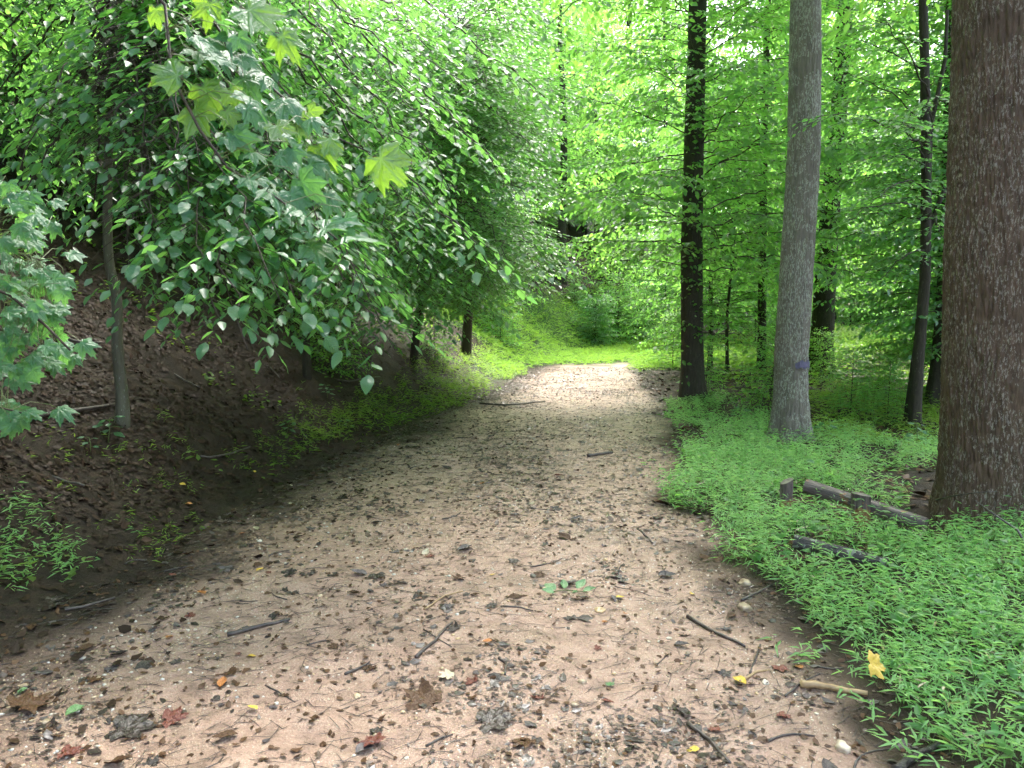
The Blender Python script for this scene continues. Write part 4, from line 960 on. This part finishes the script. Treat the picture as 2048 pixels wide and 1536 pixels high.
for key_, n_, lab_ in (('dl_grey', 3600, 'greyish wet leaf scraps plastered on the path'), ('dl_dark', 3000, 'black soggy leaf scraps plastered on the path')):
    P = on_path(n_, r, 1.9, 15, 1.35); P = P[r.random(len(P)) < .08 + smooth(.48, .66, fbm(P[:, 0] * 1.5, P[:, 1] * 1.5, 0, 4, 91))]
    tag(obj(key_ == 'dl_grey' and 'grey_scraps' or 'black_scraps', expand(*L_LITTER, *flat_leaves(P, r, .02, .065, .06, .003).arrays(), key_, M[key_], r=r, curl=.1)), lab_, 'leaf litter', kind='stuff')
P = on_path(46000, r, 1.9, 9.5, 1.5); P = P[path_mask(P[:, 0], P[:, 1]) > .3 + .5 * r.random(len(P))]; P = P[r.random(len(P)) < .12 + smooth(.40, .62, fbm(P[:, 0] * 1.3, P[:, 1] * 1.3, 0, 2, 96))]; n = len(P); S_ = r.uniform(.0018, .0055, n); a_ = r.uniform(0, 6.28, n); z_ = height(P[:, 0], P[:, 1])
Vg = np.stack([np.stack([P[:, 0] + S_ * np.cos(a_ + k * 1.571) * (1 + .4 * (k % 2)), P[:, 1] + S_ * np.sin(a_ + k * 1.571), z_ - .001], -1) for k in range(4)] + [np.stack([P[:, 0], P[:, 1], z_ + S_ * .9], -1)], 1)
tag(obj('sand_grains', mesh_np('sand_grains', Vg.reshape(-1, 3), None, (np.array([[0, 1, 4], [1, 2, 4], [2, 3, 4], [3, 0, 4]])[None] + (np.arange(n) * 5)[:, None, None]).reshape(-1, 3), M['stone'], {'rnd': np.repeat(r.random(n), 5)}, smooth_=False)), 'coarse pale grit covering the sandy path', 'gravel', kind='stuff')
tb = Tubes(); P = on_path(6500, r, 1.9, 17, 1.6); Z = height(P[:, 0], P[:, 1])
for q in range(len(P)):
    a_ = r.normal(.25, .8); l = r.uniform(.03, .14); c = r.normal(0, .12); t_ = np.array([-.5, 0, .5])
    tb.add(np.stack([P[q, 0] + np.cos(a_ + c * t_) * l * t_, P[q, 1] + np.sin(a_ + c * t_) * l * t_, Z[q] + .004 + 0 * t_], -1), [.0009, .0016, .0008], 3, False)
tag(obj('twig_debris', tb.mesh('twig_debris', M['stick'])), 'fine dark twigs and needles washed across the path', 'debris', kind='stuff')
ico = bpy.data.meshes.new('ico')
import bmesh
bm = bmesh.new(); bmesh.ops.create_icosphere(bm, subdivisions=1, radius=1); icoV = np.array([v.co[:] for v in bm.verts]); icoF = np.array([[v.index for v in f.verts] for f in bm.faces]); 
bm.free(); bpy.data.meshes.remove(ico)
def pebbles(P, r, smin, smax):
    n = len(P); S = smin + (smax - smin) * r.random(n) ** 2.5
    sc = S[:, None] * np.stack([r.uniform(.8, 1.4, n), r.uniform(.7, 1.1, n), r.uniform(.4, .7, n)], -1)
    a_ = r.uniform(0, 6.28, n); ca, sa = np.cos(a_)[:, None], np.sin(a_)[:, None]
    V_ = icoV[None] * r.uniform(.8, 1.2, (n, len(icoV), 1)) * sc[:, None]
    x, y = V_[..., 0] * ca - V_[..., 1] * sa, V_[..., 0] * sa + V_[..., 1] * ca
    V_ = np.stack([x + P[:, 0:1], y + P[:, 1:2], V_[..., 2] + (height(P[:, 0], P[:, 1]) + S * .12)[:, None]], -1)
    return mesh_np('gravel', V_.reshape(-1, 3), None, (icoF[None] + (np.arange(n) * len(icoV))[:, None, None]).reshape(-1, 3), M['stone'], {'rnd': np.repeat(r.random(n), len(icoV))})
P = on_path(12000, r, 1.9, 9, 1.5); P = P[path_mask(P[:, 0], P[:, 1]) > .3 + .5 * r.random(len(P))]; P = P[r.random(len(P)) < .1 + smooth(.45, .7, noise(P[:, 0] * 1.2, P[:, 1] * 1.2, 0, 95))]
tag(obj('gravel', pebbles(P, r, .003, .012)), 'fine pale gravel scattered in the wet sand', 'gravel', kind='stuff')

# ------------------------------------------------------------------ single fallen leaves, sticks and stones
DEAD = {}
def dead_meshes(key):
    if key not in DEAD:
        DEAD[key] = [leaf_maple('fallen_leaf', M[key], 20 + s_, .1, .06, .13 + .05 * s_) for s_ in range(2)] + [leaf_oval('fallen_leaf', M[key], 30 + s_, .3, .2 - .3 * s_, .25 + .3 * s_, False) for s_ in range(2)]
    return DEAD[key]
def fallen(p, key, s, label, group, kind=None, rz=None, lift=.01, tilt=.12):
    ms = dead_meshes(key); m = ms[kind if kind is not None else int(r.integers(len(ms)))]
    o = bpy.data.objects.new('fallen_leaf', m); COL.objects.link(o)
    a_ = r.uniform(0, 6.28) if rz is None else rz
    e_ = .04; z = hz(p[0], p[1]); N = np.array([-(hz(p[0] + e_, p[1]) - z) / e_, -(hz(p[0], p[1] + e_) - z) / e_, 1]) + r.normal(0, tilt, 3)
    X = np.array([math.cos(a_), math.sin(a_), 0]); X = X - N * (X @ N) / (N @ N)
    o.matrix_world = frame(np.array([p[0], p[1], z + lift]) - norm(X) * s * .5, X, N, s)
    tag(o, label, 'leaf', group); return o
LB = {'dl_dark': ('small blackened wet leaf pressed flat on the sandy path', 'blackened leaves on the path'),
      'dl_grey': ('grey purple rotting leaf glistening on the path', 'grey leaves on the path'),
      'dl_brown': ('brown crumpled fallen leaf lying on the path', 'brown leaves on the path'),
      'dl_red': ('small red fallen leaf on the path', 'small red leaves on the path'),
      'dl_orange': ('small orange fallen leaf on the path', 'small orange leaves on the path'),
      'dl_yellow': ('small yellow fallen leaf on the path', 'small yellow leaves on the path'),
      'dl_pale': ('pale bleached leaf scrap on the path', 'pale leaves on the path'),
      'dl_green': ('small green fallen leaf on the path', 'small green leaves on the path')}
for (u, v, s_, key, kind) in ((520, 1143, .055, 'dl_yellow', 3), (503, 1318, .05, 'dl_yellow', 2), (378, 1012, .07, 'dl_orange', 3), (512, 1060, .07, 'dl_pale', 3), (402, 1190, .08, 'dl_orange', 3), (340, 1277, .05, 'dl_orange', 2), (445, 1372, .07, 'dl_orange', 3),
                        (985, 1152, .045, 'dl_yellow', 1), (1385, 1190, .05, 'dl_yellow', 2), (1240, 1200, .05, 'dl_yellow', 3), (965, 970, .06, 'dl_orange', 3), (1250, 1235, .05, 'dl_orange', 3), (1210, 1250, .04, 'dl_orange', 2), (975, 1290, .06, 'dl_orange', 3),
                        (1560, 1340, .09, 'dl_red', 0), (1595, 1335, .07, 'dl_orange', 2), (1480, 1368, .09, 'dl_yellow', 3), (1430, 1465, .07, 'dl_red', 1), (1100, 1075, .05, 'dl_brown', 3), (860, 1115, .09, 'dl_red', 1), (345, 1155, .05, 'dl_red', 3), (700, 1060, .05, 'dl_pale', 2),
                        (365, 970, .06, 'dl_yellow', 2), (510, 945, .05, 'dl_yellow', 2), (1215, 1410, .06, 'dl_red', 3), (1385, 1505, .05, 'dl_yellow', 2), (505, 1425, .05, 'dl_yellow', 3), (1220, 1375, .05, 'dl_green', 0), (150, 1430, .1, 'dl_green', 3), (40, 1390, .06, 'dl_green', 2), (895, 1355, .09, 'dl_pale', 0), (380, 1110, .06, 'dl_pale', 0)):
    fallen(gp(u, v), key, s_, *LB[key], kind=kind)
# the singular ones
fallen(gp(745, 1490), 'dl_red', .115, 'large glossy red crumpled leaf lying near grey leaves on the sand', None, 0, 2.2, .015)
fallen(gp(345, 1445), 'dl_red', .125, 'large pinkish red leaf with an upturned edge beside black leaf rot', None, 1, .4, .015)
fallen(gp(138, 1510), 'dl_red', .11, 'brick red torn leaf lying alone on damp sand', None, 1, .2, .012)
fallen(gp(985, 1450), 'dl_dark', .2, 'shiny blackened oak like leaf on bare sand', None, 0, .1, .014)
fallen(gp(850, 1410), 'dl_brown', .2, 'big olive brown crumpled leaf on bare sand', None, 1, 2.8, .02)
fallen(gp(260, 1465), 'dl_dark', .22, 'spread black maple leaf beside the pinkish red leaf', None, 0, .2, .014)
fallen(gp(60, 1420), 'dl_brown', .2, 'dark crumpled leaf heap near the edge of the sand', None, 1, 1.2, .03)
def yellow_tip():
    o = bpy.data.objects.new('yellow_leaf', leaf_maple('yellow_leaf', M['dl_yellow'], 44, .1, .05, .12)); COL.objects.link(o)
    p = gp(1745, 1345); o.matrix_world = frame(px(1722, 1322, p[1] - .28), (.9, .1, -.3), (-.15, -.75, .65), .125)
    tag(o, 'large speckled yellow leaf caught upright in the grass', 'leaf')
yellow_tip()
def sprig():
    b = gp(1130, 1192); root = empty('leaf_sprig', b); tb = Tubes(); tb.add([[-.1, 0, .02], [0, .01, .03], [.12, .02, .015]], [.003, .003, .002], 5); obj('twig', tb.mesh('sprig_twig', M['stem']), root)
    for (x, y, a_, s_) in ((-.05, .03, 2.4, .08), (.0, .04, 1.6, .07), (.07, .04, .9, .08), (.1, .0, -.2, .07), (.03, -.02, -1.2, .075), (-.06, -.02, 3.6, .08)):
        o = bpy.data.objects.new('leaf', DEADG[int(r.integers(2))]); COL.objects.link(o); o.parent = root
        o.matrix_basis = frame((x, y, .025), (math.cos(a_), math.sin(a_), .25), (r.normal(0, .2), -.3, 1), s_ * 1.15)
    tag(root, 'broken sprig of pale green leaves lying on the path', 'sprig')
DEADG = dead_meshes('dl_green')[2:]
sprig()
keys = ['dl_dark'] * 9 + ['dl_grey'] * 6 + ['dl_brown'] * 5 + ['dl_red'] + ['dl_orange'] + ['dl_pale']
for q in on_path(235, r, 2.3, 9.5, 1.5):
    key = keys[int(r.integers(len(keys)))]
    fallen(q, key, float(r.uniform(.05, .13)) * (.7 if key in ('dl_red', 'dl_orange', 'dl_pale') else 1), *LB[key], lift=.006, tilt=.1)

def stick(pl, rad, mat, label, group=None, name='stick', lift=.8):
    P = np.array([gp(u, v) for u, v in pl]); m = max(6, len(pl) * 3); t0 = np.linspace(0, 1, len(pl)); t2 = np.linspace(0, 1, m)
    P = np.stack([np.interp(t2, t0, P[:, q]) for q in range(3)], -1); P[:, 2] = P[:, 2].mean() * .5 + height(P[:, 0], P[:, 1]) * .5 + rad * lift
    b = P.mean(0); P[1:-1] += r.normal(0, rad * .13, (m - 2, 3))
    tb = Tubes(); tb.add(P - b, rad * np.linspace(1, .6, m) * r.uniform(.85, 1.1, m), 7); tag(obj(name, tb.mesh(name, M[mat]), None, b), label, 'stick', group)
stick([(832, 1322), (868, 1290), (888, 1262), (905, 1248)], .009, 'stick', 'dark curved stick lying diagonally on bare sand')
stick([(1375, 1236), (1430, 1268), (1490, 1297)], .011, 'stick', 'straight lichened stick pointing toward the grass edge')
stick([(1600, 1378), (1660, 1385), (1735, 1395)], .017, 'stick_pale', 'thick peeled tan stick running under the grass')
stick([(1478, 1368), (1510, 1350), (1538, 1342)], .007, 'stick_pale', 'thin tan stick beside a red leaf')
stick([(1483, 1205), (1520, 1185), (1556, 1168)], .008, 'stick', 'grey forked twig at the edge of the grass')
stick([(1500, 1350), (1512, 1320), (1520, 1292)], .006, 'stick', 'short dark twig beside a grey leaf')
stick([(848, 1222), (890, 1196), (925, 1185)], .006, 'stick_pale', 'thin pale twig near the middle of the path')
stick([(998, 1318), (1012, 1330), (1010, 1355)], .008, 'stick', 'short bent twig stub on the sand')
stick([(960, 808), (1010, 812), (1090, 806)], .02, 'stick', 'long black branch lying across the far part of the path')
stick([(1176, 914), (1225, 908)], .02, 'stick', 'short brown branch piece halfway along the path')
stick([(1275, 1060), (1295, 1078), (1305, 1090)], .01, 'stick', 'dark stubby twig near the grassy corner')
stick([(1570, 1400), (1600, 1372), (1640, 1352)], .005, 'stick', 'thin curved twig under the peeled stick')
stick([(1375, 1455), (1420, 1490), (1460, 1530)], .009, 'stick', 'dark twig sunk among yellow pebbles')
stick([(1790, 1545), (1830, 1518), (1875, 1498)], .018, 'log', 'mossy black branch end poking from the grass')
stick([(455, 1275), (520, 1258), (580, 1240)], .012, 'stick', 'soggy dark branch buried in washed up debris')
stick([(130, 1225), (175, 1215), (230, 1200)], .01, 'stick', 'dark flat twig on the damp sand by the bank')
stick([(690, 1352), (740, 1330)], .007, 'stick', 'short thin twig beside dark leaf rot')
for k, q in enumerate(on_path(46, r, 2.4, 10, 1.4)):
    a_ = r.normal(.3, .9); l = r.uniform(.08, .28); t_ = np.linspace(-.5, .5, 6); c = r.normal(0, .5)
    P = np.stack([q[0] + np.cos(a_ + c * t_) * l * t_, q[1] + np.sin(a_ + c * t_) * l * t_, 0 * t_], -1); rad = r.uniform(.0025, .006); P[:, 2] = height(P[:, 0], P[:, 1]) + rad * .7; b = P.mean(0)
    tb = Tubes(); tb.add(P - b, rad * np.linspace(1, .5, 6), 6); tag(obj('twig', tb.mesh('twig', M['stick']), None, b), 'thin dark twig lying loose on the path', 'twig', 'loose twigs on the path')

for pl_, rad_, lab_ in (([(20, 838), (120, 832), (235, 815)], .022, 'long dark root running to the foot of the grey sapling'), ([(300, 700), (360, 760), (400, 800)], .015, 'dead branch lying down the dark bank'), ([(60, 640), (150, 690), (210, 700)], .016, 'rotten branch on the litter left of the grey sapling'),
                        ([(480, 690), (540, 740), (560, 780)], .014, 'dead stick sloping below the drooping leaves'), ([(330, 900), (420, 920), (500, 905)], .012, 'black stick half buried low on the bank'), ([(90, 940), (170, 985)], .013, 'short stick on the bare soil of the bank'), ([(640, 740), (700, 770), (760, 760)], .014, 'fallen branch below the thin sapling')):
    stick(pl_, rad_, 'stick', lab_, name='fallen_branch')
def rock(p, s, flat, mat, label, name, group=None, seed=0):
    bm = bmesh.new(); bmesh.ops.create_icosphere(bm, subdivisions=3, radius=1)
    V_ = np.array([v.co[:] for v in bm.verts]); F_ = np.array([[v.index for v in f.verts] for f in bm.faces]); bm.free()
    V_ = V_ * (.45 + 1.0 * fbm(V_[:, 0] * 1.6, V_[:, 1] * 1.6, V_[:, 2] * 1.6 + seed, 3, seed))[:, None]; V_ = V_ * np.array([1, .8, flat]) * s
    o = obj(name, mesh_np(name, V_, None, F_, mat, {'rnd': np.full(len(V_), ((seed * 37) % 100) / 100)}), None, (p[0], p[1], hz(p[0], p[1]) + s * flat * .25)); o.rotation_euler = (0, 0, seed)
    tag(o, label, 'stone', group); return o
rock(gp(1507, 868), .13, .8, M['rock'], 'rounded black rock at the foot of the painted trunk', 'rock', seed=2)
rock(gp(1490, 1220), .045, .55, M['stone'], 'white flat stone near the grass edge', 'stone', seed=8)
rock(gp(1492, 1172), .04, .6, M['stone'], 'pale chunk of quartz under the grassy edge', 'stone', seed=18)
rock(gp(1685, 1500), .033, .6, M['stone'], 'whitish lump of quartz at the edge of the wet sand', 'stone', seed=27)
rock(gp(1200, 1222), .035, .5, M['stone'], 'tan stone sunk beside the green sprig', 'stone', seed=11)
rock(gp(1320, 680), .35, .7, M['stone'], 'pale grey boulder at the far edge of the clearing', 'boulder', seed=29)
for k, q in enumerate(on_path(40, r, 2.3, 5.5, 1.2)):
    rock(q, float(r.uniform(.010, .02)), .5, M['stone'], 'small pale pebble embedded in the sand', 'pebble', 'larger pebbles on the path', seed=30 + k)

# ------------------------------------------------------------------ posts, rail and log in the grass
def timber(name, P0, P1, rad, label, cat, mat='wood', seg=18, facets=.12, top=None, seed=0, taper=.95):
    """a weathered round timber from P0 to P1 with its cut ends as parts"""
    P0, P1 = np.array(P0, float), np.array(P1, float); ax = norm(P1 - P0); L = np.linalg.norm(P1 - P0)
    ref = np.array([0, 0, 1.0]) if abs(ax[2]) < .8 else np.array([0, 1.0, 0]); A = norm(np.cross(ax, ref)); B = np.cross(ax, A)
    n = max(8, int(L / .03)); th = np.linspace(0, 2 * math.pi, seg, endpoint=False)
    t = np.linspace(0, 1, n); TH, TT = np.meshgrid(th, t)
    rr = rad * (1 - (1 - taper) * TT) * (1 + facets * (noise(np.cos(TH) * 2.5, np.sin(TH) * 2.5, TT * L * 1.5, seed) - .5) * 2 + .08 * (noise(np.cos(TH) * 9, np.sin(TH) * 9, TT * L * 4, seed + 1) - .5))
    cut = np.zeros_like(TT)
    # local frame: x along the timber, so the grain follows it
    Vl = np.stack([TT * L, np.cos(TH) * rr, np.sin(TH) * rr], -1)
    if top is not None: Vl[-1, :, 0] += Vl[-1, :, 1] * top
    Vf = Vl.reshape(-1, 3); i_ = np.arange(n - 1)[:, None] * seg; j = np.arange(seg)[None]; j2 = (j + 1) % seg
    Qd = np.stack([i_ + j, i_ + j2, i_ + seg + j2, i_ + seg + j], -1).reshape(-1, 4)
    root = empty(name, P0); root.rotation_euler = Matrix((ax, A, B)).transposed().to_euler()
    obj('shaft', mesh_np(name, Vf, Qd, None, M[mat]), root)
    for e_, nm in ((0, 'cut_end'), (n - 1, 'cut_end')):
        ring = Vl[e_]; c = ring.mean(0); Ve = np.vstack([c + [(-.002 if e_ == 0 else .002), 0, 0], ring])
        T = np.array([[0, 1 + q, 1 + (q + 1) % seg] for q in range(seg)]); obj(nm, mesh_np(nm, Ve, None, T if e_ else T[:, ::-1], M['cut'], smooth_=False), root)
    tag(root, label, cat); return root
p = gp(1570, 1030); timber('wooden_post', p - [0, 0, .25], px(1573, 962, p[1]) , .05, 'short weathered wooden post standing alone in the grass', 'post', top=-.5, seed=3)
p = gp(1722, 1050); timber('wooden_post', p - [0, 0, .25], px(1722, 988, p[1]), .068, 'thick sawn wooden post wedged against the fallen rail', 'post', top=.2, seed=5)
pd = p[1] + .16
timber('fallen_rail', px(1612, 972, pd + .25), px(1852, 1050, pd - .35), .055, 'long rotting wooden rail fallen behind the thick post', 'rail', seed=9, facets=.2)
p = gp(1660, 1140); timber('mossy_log', px(1587, 1082, p[1] + .12), px(1775, 1128, p[1] - .1), .05, 'lichen spotted short log lying in the grass by the path', 'log', 'log', seed=12, facets=.2, taper=.7)
def bare_twig(name, pts, rad, label):
    P = np.array([px(*q) for q in pts]); b = P[0]; tb = Tubes(); tb.add(P - b, np.linspace(rad, rad * .3, len(P)), 6); tag(obj(name, tb.mesh(name, M['stick']), None, b), label, 'twig')
bare_twig('bare_twig', [(1872, 1000, 5.3), (1905, 992, 5.1), (1950, 985, 4.9), (1995, 983, 4.8)], .007, 'bare pale twig held out in front of the massive trunk')
bare_twig('bare_twig', [(2060, 1105, 4.3), (2035, 1060, 4.4), (1990, 1030, 4.5), (1950, 1000, 4.6)], .009, 'dark arching twig leaning on the massive trunk foot')
bare_twig('bare_twig', [(1605, 1120, 4.6), (1590, 1085, 4.55), (1568, 1065, 4.5), (1548, 1048, 4.5)], .005, 'black broken twig rising at the end of the lichened log')
bare_twig('bare_twig', [(1655, 1120, 4.7), (1630, 1088, 4.7), (1612, 1060, 4.7), (1606, 1038, 4.7)], .005, 'second black twig springing from behind the lichened log')
print('LEAVES', {k: v_['n'] for k, v_ in PRO.items()})
